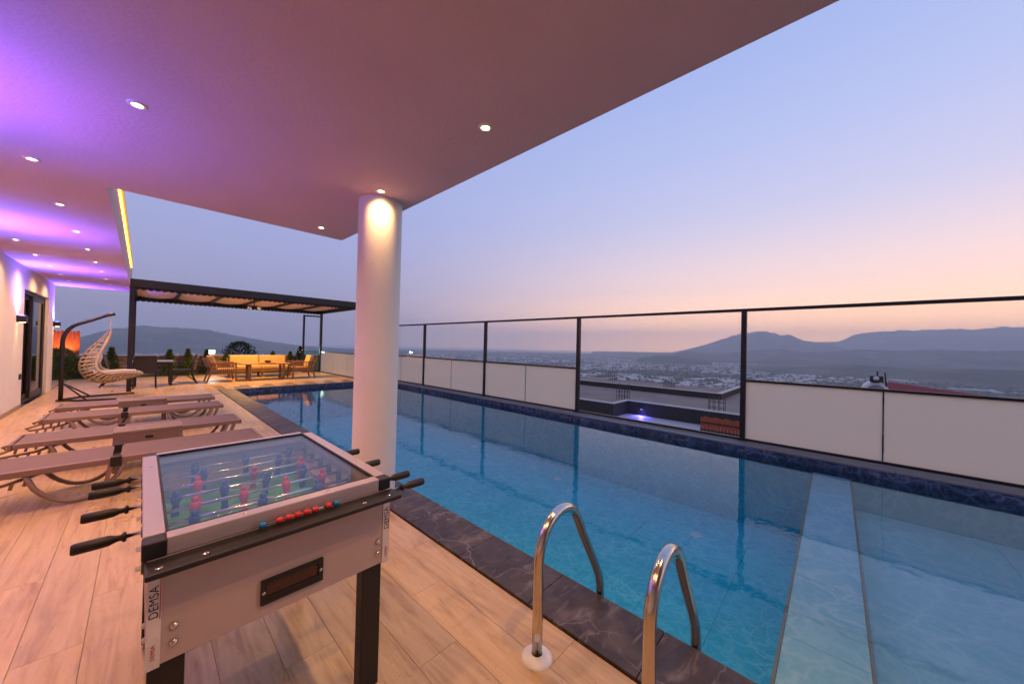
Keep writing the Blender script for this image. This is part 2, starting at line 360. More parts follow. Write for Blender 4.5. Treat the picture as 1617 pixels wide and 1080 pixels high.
b = MB(); nn = 64; prof = [(38, -6.2), (60, -14), (130, -45), (300, -100), (560, -138), (900, -151)]
vs = []
for i, (rr, z) in enumerate(prof):
    for k in range(nn):
        a = 2*math.pi*k/nn; j = 1+.12*math.sin(3*a+i)*(0 if i in (0, 5) else 1); vs.append((10+rr*j*math.cos(a), rr*j*math.sin(a), z))
fs = [(i*nn+k, i*nn+(k+1) % nn, (i+1)*nn+(k+1) % nn, (i+1)*nn+k) for i in range(len(prof)-1) for k in range(nn)] + [tuple(range(nn))]
struct(b.add(vs, fs, True).build('hillside', M['forest']))
from mathutils import noise as mnoise
def ridge(name, dist, depth, pts, seed, sub=4, rough=1.0):
    """a range of hills: skyline from azimuth / elevation pairs at its crest distance, falling away in front and behind"""
    a0, a1 = pts[0][0], pts[-1][0]; n = int((a1-a0)*sub); rows = 15; vs = []; fs = []
    for i in range(n+1):
        a = a0+(a1-a0)*i/n
        for (p, e0), (q, e1) in zip(pts, pts[1:]):
            if p <= a <= q: e = e0+(e1-e0)*((a-p)/(q-p)); break
        H = EYE + dist*math.tan(R(e)) - PLAIN
        for j in range(rows+1):
            s_ = (j/rows*2-1); d = dist+depth*s_ + 0
            fall = (1-abs(s_)**1.3) if j != rows//2 else 1
            hh = H*fall
            nz = mnoise.fractal(Vector((a*.35+seed, d/ (depth*.28), seed)), .9, 2.1, 6)
            gully = abs(mnoise.noise(Vector((a*.55+seed*3, d/(depth*1.4), 2.2))))
            hh *= 1 + (.20*nz - .22*gully)*rough*(min(1, abs(s_)*2.2))
            hh += H*.035*mnoise.fractal(Vector((a*1.7, seed, 0)), .8, 2.2, 4)
            vs.append((d*math.sin(R(a)), d*math.cos(R(a)), PLAIN-3+max(0, hh)))
    for i in range(n):
        for j in range(rows): fs.append((i*(rows+1)+j, (i+1)*(rows+1)+j, (i+1)*(rows+1)+j+1, i*(rows+1)+j+1))
    return struct(MB().add(vs, fs, True).build(name, M['forest']))
ridge('mountain', 6200, 2000, [(-14, -1.1), (-9, -.9), (-6, -.62), (-4.2, -.02), (-2.1, .9), (-1, 1.02), (0, 1.34), (1, 1.26), (2.8, 1.24), (5.7, 1.08), (8.2, .54), (11.5, -.1), (15.9, -.66), (20.8, -.95), (25, -1.1), (30, -1.19)], 3.1)
ridge('mountain', 9800, 2300, [(60, -.54), (66, -.45), (71.7, -.40), (73.4, .02), (75, .48), (78.2, 1.69), (79.4, 2.15), (80.8, 2.41), (82.2, 2.66), (83.2, 2.80), (84.2, 2.45), (84.8, 2.12), (85.6, 2.30), (86.3, 1.85), (87.1, 1.55), (88.9, 1.25), (91, .6), (95, .1), (100, -.2)], 9.4)
ridge('mountain', 12300, 2300, [(82, .2), (86, 1.1), (88, 1.35), (90.2, 1.42), (91.8, 2.35), (93, 2.62), (95, 2.64), (97, 2.72), (98.6, 2.85), (100, 2.7), (102, 2.75), (105, 2.6), (112, 2.2), (120, 1.2)], 15.2)
ridge('mountain', 14000, 1600, [(96, 1.5), (99, 2.55), (101.5, 2.98), (104, 2.85), (110, 2.6), (118, 1.5)], 22.7)
ridge('hill', 4600, 700, [(66.8, -1.50), (68.2, -1.2), (69.6, -.92), (71.2, -.88), (73, -1.02), (75, -1.25), (77, -1.5)], 5.5)
ridge('hill', 6500, 1500, [(69, -.95), (71.6, -.80), (73.4, -.22), (74.2, -.1), (75.6, -.3), (78, -.28), (81, .1), (83.2, .42), (85, .45), (87.4, .1), (89.5, .28), (92, .55), (95, .50), (98, .72), (100.5, .55), (103, .72), (108, .5), (115, 0)], 7.7)
ridge('hill', 3900, 900, [(80, -2.15), (84, -1.75), (88, -1.35), (92, -1.2), (96, -1.35), (100, -1.15), (104, -1.05), (110, -1.2), (118, -1.8)], 12.3)

# deck --------------------------------------------------------------------
DX0, DX1 = -1.56, 1.452
deck = struct(MB().prism([(DX0, -3.5), (DX1, -3.5), (DX1, PY1+.12), (7.2, PY1+.12), (7.2, 17.75), (-4, 17.75), (-4, 14.7), (DX0, 14.7)], -.3, -.014).build('terrace_floor', M['grout']))
PW, PL = .2, 1.2
pm = MB().bbox((.0007, .0007, -.012), (PW-.0007, PL-.0007, 0), .001).mesh('plank'); pm.materials.append(M['plank'])
cnt = 0; rest = MB()
x = DX0+.012; i = 0
while x < 7.0:
    ys = -3.5 + (i*.4 % PL) - PL; yend = 17.7
    y = ys
    while y < yend:
        a, c = max(y, -3.4), min(y+PL, yend); x1 = min(x+PW, DX1 if a < PY1 else 7.1)
        lo = PY1+.13
        if x+.02 > DX1:
            a = max(a, lo)
        if c-a > .05 and x1-x > .03 and not (x > DX1-.02 and c < lo):
            full = abs(c-a-PL) < 1e-6 and abs(x1-x-PW) < 1e-6
            if cnt < 290 and a > -.6 and (x < DX1 or a < 13.5):
                o = inst('plank', pm, deck, (x, a, 0), 0, None if full else ((x1-x)/PW, (c-a)/PL, 1)); cnt += 1
            else: rest.box((x+.0012, a+.0012, -.012), (x1-.0012, c-.0012, 0))
        y += PL
    x += PW; i += 1
# the strip left of the house corner and the far planks
for k in range(12):
    x = -4+k*.2
    if x+.2 <= DX0: rest.box((x, 14.72, -.012), (x+.198, 16.2, 0)); rest.box((x, 16.205, -.012), (x+.198, 17.7, 0))
tag(rest.build('plank', M['plank'], deck), kind='stuff')
# coping slabs
cop = struct(MB().box((DX1+.004, PY0, -.26), (PX0-.006, PY1, -.02)).build('pool_coping', M['grout']))
cm_ = MB().bbox((0, .0015, -.03), (PX0-DX1-.002, .5985, .014), .004).mesh('slab'); cm_.materials.append(M['marble'])
y = -2.4
while y < PY1-.3: inst('slab', cm_, cop, (DX1+.006, y, 0)); y += .6
inst('slab', cm_, cop, (DX1+.006, y, 0), 0, (1, (PY1+.1-y)/.6, 1))
k = 0
x = PX0+.006
cm2 = MB().bbox((.0015, 0, -.03), (.5985, .11, .010), .004).mesh('slab'); cm2.materials.append(M['marble'])
while x < PX1: inst('slab', cm2, cop, (x, PY1+.004, 0), 0, (min(1, (PX1+.1-x)/.6), 1, 1)); x += .6
# pool basin
bs = MB()
bs.box((PX0-.3, PY0-.3, FLOORZ-.3), (PX1+.3, PY1+.3, FLOORZ-.012))
bs.box((PX0-.33, PY0, FLOORZ-.012), (PX0-.012, PY1, -.265))
bs.box((PX1+.012, PY0, FLOORZ-.012), (PX1+.6, PY1+.1, -.05))
bs.box((PX0-.33, PY1+.012, FLOORZ-.012), (PX1+.6, PY1+.112, -.04))
bs.box((PX0-.33, PY0-.3, FLOORZ-.012), (PX1+.6, PY0-.012, -.04))
basin = struct(bs.build('pool_basin', M['grout']))
DV0, DV1 = -.16, .21
def tiles(name, mat, ax, fixed, u0_, u1_, v0_, v1_, du, dv):
    """a grid of tiles on a basin face; ax: 'z' floor, 'x' side wall, 'y' end wall"""
    nu, nv = max(1, round((u1_-u0_)/du)), max(1, round((v1_-v0_)/dv)); du, dv = (u1_-u0_)/nu, (v1_-v0_)/nv; g_ = .0016
    if ax == 'z': m = MB().box((g_, g_, -.01), (du-g_, dv-g_, 0)).mesh(name)
    elif ax[0] == 'x': m = MB().box((-.005, g_, g_), (.005, du-g_, dv-g_)).mesh(name)
    else: m = MB().box((g_, -.005, g_), (du-g_, .005, dv-g_)).mesh(name)
    m.materials.append(mat)
    for a in range(nu):
        for c in range(nv):
            uu, vv_ = u0_+a*du, v0_+c*dv
            inst(name, m, basin, {'z': (uu, vv_, fixed), 'x': (fixed, uu, vv_), 'y': (uu, fixed, vv_)}[ax[0]])
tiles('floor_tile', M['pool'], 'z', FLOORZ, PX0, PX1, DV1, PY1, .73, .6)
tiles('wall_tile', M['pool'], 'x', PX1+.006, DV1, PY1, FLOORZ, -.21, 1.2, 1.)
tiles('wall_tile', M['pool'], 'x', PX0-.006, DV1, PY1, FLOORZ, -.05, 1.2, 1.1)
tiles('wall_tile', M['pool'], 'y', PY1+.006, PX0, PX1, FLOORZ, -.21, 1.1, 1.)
tiles('rim_tile', M['rim'], 'x', PX1+.005, PY0+.1, PY1, -.205, -.022, .62, .18)
tiles('rim_tile', M['rim'], 'y', PY1+.005, PX0, PX1, -.205, -.022, .62, .18)
# shallow end
tiles('floor_tile', M['pool_pale'], 'z', -.55, PX0, PX1, PY0, DV0, 1.1, 1.06)
tiles('wall_tile', M['pool_pale'], 'x', PX1+.006, PY0, DV0, -.55, -.21, 1.3, .4)
B((PX0-.01, PY0, FLOORZ), (PX1+.01, DV0, -.565)).build('shallow_base', M['grout'], basin)
dvd = B((PX0-.01, DV0+.003, FLOORZ), (PX1+.01, DV1-.003, -.20)).build('divider_wall', M['divtile'], basin)
tiles('divider_tile', M['divtile'], 'z', -.19, PX0, PX1, DV0+.012, DV1-.012, .73, .36)
for yy in (DV0-.004, DV1-.010): B((PX0, yy, -.24), (PX1, yy+.014, -.186)).build('edge_trim', M['beige_trim'], basin)
for (dx, dy) in ((5.75, 6.6), (5.55, 3.9), (5.3, 1.38), (3.2, 9.0), (3.2, 5.4)):
    MB().lathe((dx, dy, FLOORZ), [(.0, .014), (.05, .014), (.075, .012), (.085, .002)], 20).build('inlet_cover', M['white'], basin)
MB().add([(PX0-.012, PY0, WZ), (PX1+.004, PY0, WZ), (PX1+.004, PY1+.004, WZ), (PX0-.012, PY1+.004, WZ)], [(0, 1, 2, 3)]).build('pool_water', M['water'])['kind'] = 'structure'
# ledge carrying the glass fence
led = struct(B((PX1+.012, PY0, -.6), (6.62, PY1+.1, -.022)).build('ledge', M['ledgegrey']))
lm = MB().bbox((0, .001, 0), (.44, .619, .02), .003).mesh('slab'); lm.materials.append(M['ledgegrey'])
y = PY0
while y < PY1: inst('slab', lm, led, (PX1+.006, y, -.021)); y += .62
# villa plinth below the deck
struct(B((-8, -8, -7), (6.6, 20, -1.5)).build('terrace_base', M['darkwall']))

# house: wall with door opening, canopy ----------------------------------------
CZ, CT = 2.70, 3.30
house = thing('villa', 'white rendered villa wall with sliding glass door under a flat canopy', 'house', (DX0, 5, 0))
hl = lambda o: o
def hbox(name, mat, a, b, par=None, bevel=0):
    mb = MB(); off_ = Vector((DX0, 5, 0)); mb.box([a[i]-off_[i] for i in range(3)], [b[i]-off_[i] for i in range(3)]); return mb.build(name, mat, par or house, bevel=bevel)
DY0, DY1, DZ = 11.40, 13.92, 2.28
mb = MB()
for a, c in (((-1.81, -5, -.3), (DX0, DY0, CZ+.01)), ((-1.81, DY1, -.3), (DX0, 14.7, CZ+.01)), ((-1.81, DY0, DZ), (DX0, DY1, CZ+.01)), ((-6, 14.45, -.3), (-1.81, 14.7, CZ+.01)), ((-6, -5, -.3), (-5.8, 14.45, CZ+.01)), ((-6, -5.2, -.3), (1.0, -5, CZ+.01))):
    mb.box([a[i]-(DX0, 5, 0)[i] for i in range(3)], [c[i]-(DX0, 5, 0)[i] for i in range(3)])
mb.build('wall', M['wall'], house)
hbox('room_floor', M['interior'], (-5.8, -5, -.05), (-1.82, 14.44, -.012))
mb = MB(); poly = [(-6.2, -5.4), (1.725, -5.4), (1.725, 4.65), (-.24, 4.65), (-.24, 15.0), (-6.2, 15.0)]
mb.prism([(x-DX0, y-5) for x, y in poly], CZ, CT); mb.build('canopy', M['ceiling'], house)
mb = MB(); mb.lathe((1.493-DX0, 3.11-5, 0), [(.19, .0), (.19, CZ+.002)], 64); mb.build('column', M['column'], house)
hbox('led_strip', M['led'], (-.239, 4.7, 3.17), (-.222, 13.2, 3.20))
hbox('led_rail', M['teak'], (-.239, 4.7, 3.205), (-.20, 13.2, 3.235))
# baseboard
hbox('skirting', M['beige_trim'], (DX0, -3.4, .001), (DX0+.012, DY0-.05, .07))
# sliding door
dr = bpy.data.objects.new('sliding_door', None); COL.objects.link(dr); dr.parent = house; dr.location = (0, 0, 0)
FX = -1.66
for a, c in (((FX-.05, DY0+.002, .0), (FX+.05, DY0+.06, DZ-.002)), ((FX-.05, DY1-.06, .0), (FX+.05, DY1-.002, DZ-.002)), ((FX-.05, DY0+.06, DZ-.07), (FX+.05, DY1-.06, DZ-.002)), ((FX-.05, DY0+.06, .0), (FX+.05, DY1-.06, .05))):
    hbox('frame', M['darkmetal'], a, c, dr)
for (ya, yb, xx) in ((DY0+.06, 12.75, FX-.025), (12.62, DY1-.06, FX+.022)):
    for a, c in (((xx-.02, ya, .05), (xx+.02, ya+.09, DZ-.07)), ((xx-.02, yb-.09, .05), (xx+.02, yb, DZ-.07)), ((xx-.02, ya+.09, .05), (xx+.02, yb-.09, .14)), ((xx-.02, ya+.09, DZ-.15), (xx+.02, yb-.09, DZ-.07))):
        hbox('sash', M['darkmetal'], a, c, dr)
    hbox('pane', M['tint_glass'], (xx-.004, ya+.09, .14), (xx+.004, yb-.09, DZ-.15), dr)
hbox('socket', M['black'], (DX0, 11.16, .55), (DX0+.02, 11.24, .65))
# recessed ceiling lamps
WARM = (1, .53, .22)
lights = [(1.37, 1.54, 1), (1.37, 2.86, 1), (1.37, 4.31, 1), (1.37, .2, 0), (-.05, 2.87, 1), (-.05, 1.4, 0), (-.05, 0, 0)]
lights += [(-.59, 4.36+1.29*k, 1) for k in range(9)] + [(-1.22, 4.4+1.285*k, 1) for k in range(8)]
proto = None
for i, (lx, ly, vis) in enumerate(lights):
    near = 'beside the round column' if i == 1 else ''
    lab = {0: 'recessed spot over the pool ladder along the canopy edge', 1: 'recessed spot glowing just above the round column', 2: 'recessed spot near the outer corner of the canopy', 4: 'single bright recessed spot inside the blue glow on the ceiling'}.get(i)
    if lab is None:
        spots_ = ['level with the lounger beside the football table', 'level with the second lounger', 'between the second and third loungers', 'level with the loungers farthest from the table', 'just past the last lounger', 'short of the hanging chair', 'over the hanging chair', 'beside the pergola corner post', 'at the far end of the canopy']
        k_ = i-7 if i < 16 else i-16
        lab = ('recessed spot by the ceiling opening, ' if lx == -.59 else 'recessed spot close to the villa wall, ')+spots_[k_] if lx < -.1 else ('recessed spot over the floor by the pool ladder' if lx > 1 else ('recessed spot in the canopy above the football table' if ly > 1 else 'recessed spot in the canopy before the football table'))
    if proto is None:
        proto = thing('ceiling_spot', lab, 'ceiling light', (lx, ly, CZ), 0, 'recessed spots in the canopy ceiling')
        MB().lathe((0, 0, 0), [(.023, .002), (.026, -.008), (.040, -.006), (.044, .001)], 24).build('ring', M['lamp_ring'], proto)
        MB().lathe((0, 0, 0), [(.0, -.003), (.024, -.003)], 24).build('lens', M['lamp_warm'], proto); o = proto
    else:
        o = copy_tree(proto); o.location = (lx, ly, CZ); o['label'] = lab
    pw = 4 if i == 1 else (23 if i in (0, 2, 3) else 18)
    spot(o, (0, 0, -.012), (0, 0, -1), pw, WARM, 150, 1.0, .03)
# up-and-down wall lamps
proto = None
for i, sy in enumerate((3.2, 7.04, 10.88, 14.66)):
    lab = ['box wall lamp washing the ceiling above the football table blue and magenta', 'box wall lamp on the villa wall level with the third lounger', 'dark box wall lamp just before the sliding door', 'dark box wall lamp at the far corner of the villa'][i]
    o = thing('wall_lamp', lab, 'wall lamp', (DX0, sy, 1.68), 0, 'up-and-down lamps on the villa wall')
    MB().bbox((0, -.07, -.06), (.11, .07, .06), .004).build('housing', M['darkmetal'], o)
    B((.03, -.045, .0605), (.09, .045, .063)).build('lens', M['led_blue'], o); B((.03, -.045, -.063), (.09, .045, -.0605)).build('lens', M['led_warm'], o)
    spot(o, (.06, 0, .07), (.25, 0, 1), 260, (.07, .09, 1), 140, .9, .03)
    spot(o, (.06, 0, .07), (.42, 0, 1), 60, (1, .10, .8), 80, 1., .03)
    spot(o, (.06, 0, -.07), (.06, 0, -1), 7, (1, .55, .2), 80, 1., .03)

# garden strip and stone wall ------------------------------------------------
struct(B((-6, 17.76, -.2), (7.2, 18.45, .012)).build('lawn', M['lawn']))
gw = thing('stone_wall', 'low rubble stone wall with pale cap behind the garden shrubs', 'wall', (1, 18.6, 0))
B((-7, -.12, -.3), (6.2, .2, .70)).build('core', M['mortar'], gw)
random.seed(3)
sms = []
for k in range(6):
    bm = bmesh.new(); bmesh.ops.create_icosphere(bm, subdivisions=1, radius=.5)
    for v in bm.verts: v.co = Vector((v.co.x*random.uniform(.85, 1.15), v.co.y*.5, v.co.z*random.uniform(.85, 1.1)))
    m = bpy.data.meshes.new('stone'); bm.to_mesh(m); bm.free(); m.materials.append(M['stone']); sms.append(m)
z = .08
while z < .66:
    x = -6.9; hgt = random.uniform(.14, .2)
    while x < 6.1:
        w_ = random.uniform(.22, .46); s_ = inst('stone', random.choice(sms), gw, (x+w_/2, -.13, z+hgt/2), 0, (w_*.98, .22, hgt*1.02)); s_.rotation_euler.y = random.uniform(-.15, .15); x += w_+.015
    z += hgt
x = -7
while x < 6.1: B((x+.003, -.20, .70), (min(x+.997, 6.2), .26, .745)).build('cap_stone', M['whitecap'], gw); x += 1.0

def film(o):
    """frosted film on the inner face of a pane"""
    o.data.materials.append(M['frost'])
    for p in o.data.polygons:
        if p.normal.x < -.9: p.material_index = 1
    return o
# glass fence --------------------------------------------------------------------
fence = thing('glass_fence', 'black framed windbreak with frosted lower panes along the pool', 'fence', (6.45, 4, 0))
FB = Vector((6.45, 4, 0))
posts = [-4.95, -1.95, 1.05, 4.06, 7.03, 10.03, 13.0]
for y in posts: B((-.035, y-4-.035, .0), (.035, y-4+.035, 2.02)).build('post', M['fencemetal'], fence); B((-.055, y-4-.06, 0), (.055, y-4+.06, .012)).build('base_plate', M['steel'], fence)
B((-.03, posts[0]-4-.03, 2.021), (.03, posts[-1]-4+.03, 2.065)).build('top_rail', M['fencemetal'], fence)
for i, (a, c) in enumerate(zip(posts, posts[1:])):
    a += .036; c -= .036
    B((-.022, a-4, .012), (.022, c-4, .048)).build('bottom_rail', M['fencemetal'], fence)
    if i == 2:
        B((-.004, a-4+.002, .05), (.004, c-4-.002, 2.02)).build('pane', M['glass'], fence); continue
    B((-.022, a-4, .93), (.022, c-4, .962)).build('mid_rail', M['fencemetal'], fence)
    mid = (a+c)/2
    for p, q in ((a, mid-.006), (mid+.006, c)):
        film(B((-.005, p-4+.002, .049), (.005, q-4-.002, .929)).build('frosted_pane', M['glass'], fence))
    B((-.007, mid-4-.0055, .05), (.007, mid-4+.0055, .929)).build('joint', M['fencemetal'], fence)
    B((-.004, a-4+.002, .964), (.004, c-4-.002, 2.02)).build('pane', M['glass'], fence)
# glass balustrade beside the pergola
bal = thing('glass_balustrade', 'waist-high glass balustrade beside the pergola lounge', 'balustrade', (5.62, 15, 0))
for ya, yb in ((12.75, 14.25), (14.27, 15.75), (15.77, 17.2)):
    film(B((-.005, ya-15, .04), (.005, yb-15, .92)).build('frosted_pane', M['glass'], bal))
B((-.02, -2.26, .0), (.02, 2.2, .038)).build('bottom_rail', M['fencemetal'], bal); B((-.02, -2.26, .922), (.02, 2.2, .95)).build('top_rail', M['fencemetal'], bal)
B((-.68, 2.33, .05), (-.05, 2.34, .97)).build('green_pane', M['green_glass'], bal); B((-.68, 2.31, .0), (-.05, 2.36, .048)).build('pane_shoe', M['fencemetal'], bal)

# ============================================================ PERGOLA
PGX0, PGX1, PGY0, PGY1 = -.20, 5.62, 13.2, 17.3
pg = thing('pergola', 'dark metal pergola with cream fabric awning and scalloped valance', 'pergola', (PGX0, PGY0, 0))
pw_, pd_ = PGX1-PGX0, PGY1-PGY0
for (x, y) in ((0, 0), (pw_, 0), (pw_, pd_), (0, pd_)): B((x-.045, y-.045, 0), (x+.045, y+.045, 2.68)).build('post', M['darkmetal'], pg)
B((4.92-PGX0-.035, pd_-.0, 0), (4.92-PGX0+.035, pd_+.07, 2.55)).build('post', M['darkmetal'], pg)
B((4.92-PGX0-.03, pd_+.07, 2.50), (pw_+.03, pd_+.11, 2.56)).build('header', M['darkmetal'], pg)
for nm, a, c in (('front_beam', (-.06, -.06, 2.69), (pw_+.06, .05, 2.89)), ('back_beam', (-.06, pd_-.05, 2.69), (pw_+.06, pd_+.06, 2.85)), ('side_beam', (-.055, .051, 2.70), (.05, pd_-.051, 2.86)), ('side_beam', (pw_-.05, .051, 2.70), (pw_+.055, pd_-.051, 2.86))): B(a, c).build(nm, M['darkmetal'], pg)
for k in range(1, 6):
    x = pw_*k/6; B((x-.03, .055, 2.72), (x+.03, pd_-.055, 2.80)).build('rafter', M['darkmetal'], pg)
for k in range(6):
    xa, xb = pw_*k/6+.032, pw_*(k+1)/6-.032; b = MB(); n = 8; vs = []
    for j in range(2):
        for i in range(n+1):
            q = i/n; vs.append((xa+(xb-xa)*q, (.06, pd_-.06)[j], 2.795-.05*math.sin(math.pi*q)))
    b.add(vs, [(i, i+1, n+1+i+1, n+1+i) for i in range(n)], True).build('awning_panel', M['awning'], pg)
def valance(y, x0, x1, ztop, axis='x', n=44):
    b = MB(); w = (x1-x0)/n
    for k in range(n):
        pts = [(0, 0), (w, 0)] + [(w/2+w/2*math.cos(a), -.055-.045*math.sin(a)) for a in [math.pi*i/6 for i in range(7)]]
        P = [((x0+k*w+p, y, ztop+q) if axis == 'x' else (y, x0+k*w+p, ztop+q)) for p, q in pts]
        Q = [((p[0], p[1]+.006, p[2]) if axis == 'x' else (p[0]+.006, p[1], p[2])) for p in P]; m = len(P)
        b.add(P+Q, [tuple(range(m)), tuple(range(2*m-1, m-1, -1))] + [(i, (i+1) % m, m+(i+1) % m, m+i) for i in range(m)])
    return b.build('valance', M['darkmetal'], pg)
valance(.06, 0, pw_, 2.72); valance(pd_-.07, 0, pw_, 2.70); valance(pw_-.07, .1, pd_-.1, 2.72, 'y', 32); valance(.07, .1, pd_-.1, 2.72, 'y', 32)
# pendant lamp under the pergola
pn = thing('pendant_lamp', 'small dark multi-bulb lamp hanging under the pergola awning', 'pendant lamp', (2.72, 15.2, 2.72))
MB().cyl((0, 0, 0), (0, 0, -.12), .012).lathe((0, 0, -.14), [(0, .03), (.06, .025), (.07, 0), (.05, -.025), (0, -.03)], 16).build('hub', M['black'], pn)
for k in range(4):
    a = k*math.pi/2+.4; c, s_ = math.cos(a), math.sin(a)
    ar = MB().tube([(0, 0, -.14), (c*.1, s_*.1, -.12), (c*.2, s_*.2, -.15)], .01, 8).build('arm', M['black'], pn)
    MB().lathe((c*.2, s_*.2, -.20), [(0, .05), (.02, .045), (.034, .0), (.022, -.035), (0, -.045)], 12).build('bulb', M['bulb_dim'], ar)
spot(pn, (0, 0, -.28), (0, 0, -1), 400, (1, .50, .11), 150, .6, .12)

# ============================================================ FURNITURE
def side_box_chair(): pass
# lounge set -------------------------------------------------------------------
sf = thing('sofa', 'long mustard cushioned garden sofa with wooden frame', 'sofa', (3.12, 16.35, 0))
for k in range(2):
    x0 = -.9+k*.9
    MB().bbox((x0+.01, -.62, .30), (x0+.89, .02, .44), .035).build('seat_cushion', M['mustard'], sf)
    MB().bbox((x0+.01, -.02, .44), (x0+.89, .16, .80), .05).build('back_cushion', M['mustard'], sf)
B((-.95, -.64, .22), (.95, .1, .295)).build('frame', M['teak'], sf)
B((-.95, .165, .22), (.95, .20, .70)).build('backrest', M['teak'], sf)
for x in (-.9, 0, .9):
    for y in (-.58, .04): B((x-.03, y-.03, 0), (x+.03, y+.03, .22)).build('leg', M['teak'], sf)
ct = thing('garden_table', 'wooden slatted garden table in front of the mustard sofa', 'table', (3.06, 14.95, 0))
for k in range(6): B((-.74, -.38+k*.127, .535), (.74, -.38+k*.127+.118, .565)).build('slat', M['teak'], ct)
for x in (-.5, .5):
    fr_ = B((x-.035, -.3, 0), (x+.035, .3, .045)).build('foot_rail', M['teak'], ct)
    for y in (-.24, .24): B((x-.035, y-.035, .046), (x+.035, y+.035, .534)).build('leg', M['teak'], ct)
ob = thing('fruit_basket', 'small orange cloth with dark basket on the garden table', 'basket', (3.12, 14.95, .565))
MB().bbox((-.2, -.14, .001), (.2, .14, .03), .01).build('cloth', M['orange_cloth'], ob)
MB().lathe((0, 0, .03), [(.07, 0), (.11, .07), (.10, .07), (.065, .01)], 16).build('bowl', M['black'], ob)
def armchair(loc, rz, label):
    a = thing('armchair', label, 'armchair', loc, rz, 'wooden armchairs beside the garden table')
    MB().bbox((-.29, -.3, .30), (.29, .28, .42), .03).build('seat_cushion', M['mustard'], a)
    m = MB().bbox((-.28, -.06, -.22), (.28, .08, .24), .05).build('back_cushion', M['mustard'], a, (0, .27, .62)); m.rotation_euler.x = R(-16)
    B((-.31, -.32, .245), (.31, .30, .295)).build('seat_frame', M['teak'], a)
    for s_ in (-1, 1):
        x = s_*.335
        MB().bar((x, -.33, 0), (x, -.30, .60), .045, .045, (0, 1, 0)).build('leg', M['teak'], a)
        MB().bar((x, .42, 0), (x, .30, .40), .045, .045, (0, 1, 0)).bar((x, .30, .38), (x, .48, .80), .04, .04, (0, 1, 0)).build('leg', M['teak'], a)
        MB().bbox((x-.03, -.34, .60), (x+.03, .40, .63), .006).build('armrest', M['teak'], a)
        for k in range(11): B((x-.008, -.26+k*.052, .29), (x+.008, -.26+k*.052+.022, .599)).build('slat', M['teak'], a)
        B((x-.014, -.29, .25), (x+.014, .31, .289)).build('side_rail', M['teak'], a)
    for k in range(4): MB().bar((-.335, .40+.03*k, .50+.075*k), (.335, .40+.03*k, .50+.075*k), .02, .04).build('back_slat', M['teak'], a)
    return a
armchair((1.86, 14.95, 0), R(90), 'wooden armchair with mustard cushion near the dark dining table')
armchair((4.16, 14.95, 0), R(-90), 'wooden armchair with mustard cushion next to the glass balustrade')
# dark dining set
dt = thing('dining_table', 'grey topped dining table with dark legs behind the hanging chair', 'table', (.25, 14.7, 0))
MB().bbox((-.42, -.42, .68), (.42, .42, .71), .006).build('top', M['tabletop_grey'], dt)
B((-.36, -.36, .62), (.36, .36, .679)).build('apron', M['darkmetal'], dt)
for x in (-.36, .36):
    for y in (-.36, .36): B((x-.028, y-.028, 0), (x+.028, y+.028, .62)).build('leg', M['darkmetal'], dt)
def dchair(loc, rz, label):
    c = thing('dining_chair', label, 'chair', loc, rz, 'dark woven dining chairs')
    MB().bbox((-.22, -.22, .41), (.22, .22, .45), .01).build('seat', M['rattan'], c)
    bk = MB().bbox((-.21, -.012, 0), (.21, .012, .42), .008).build('backrest', M['rattan'], c, (0, .23, .44)); bk.rotation_euler.x = R(-10)
    for s_ in (-1, 1):
        MB().bar((s_*.215, -.25, 0), (s_*.205, -.2, .42), .03, .035, (0, 1, 0)).build('leg', M['darkmetal'], c)
        MB().tube([(s_*.215, .34, 0), (s_*.21, .25, .22), (s_*.21, .21, .42), (s_*.21, .25, .64), (s_*.21, .32, .88)], .017, 8).build('leg', M['darkmetal'], c)
        MB().tube([(s_*.215, -.24, .08), (s_*.215, -.1, .27), (s_*.215, .1, .27), (s_*.215, .32, .06)], .014, 8).build('brace', M['darkmetal'], c)
    B((-.2, .31, .855), (.2, .335, .89)).build('top_rail', M['darkmetal'], c)
    return c
dchair((.08, 14.02, 0), R(180), 'dark woven dining chair turned with its back to the pool')
dchair((.86, 14.6, 0), R(-90), 'dark woven dining chair between the grey table and the wooden armchair')
dchair((-.4, 14.75, 0), R(85), 'dark woven dining chair partly hidden by the hanging chair')
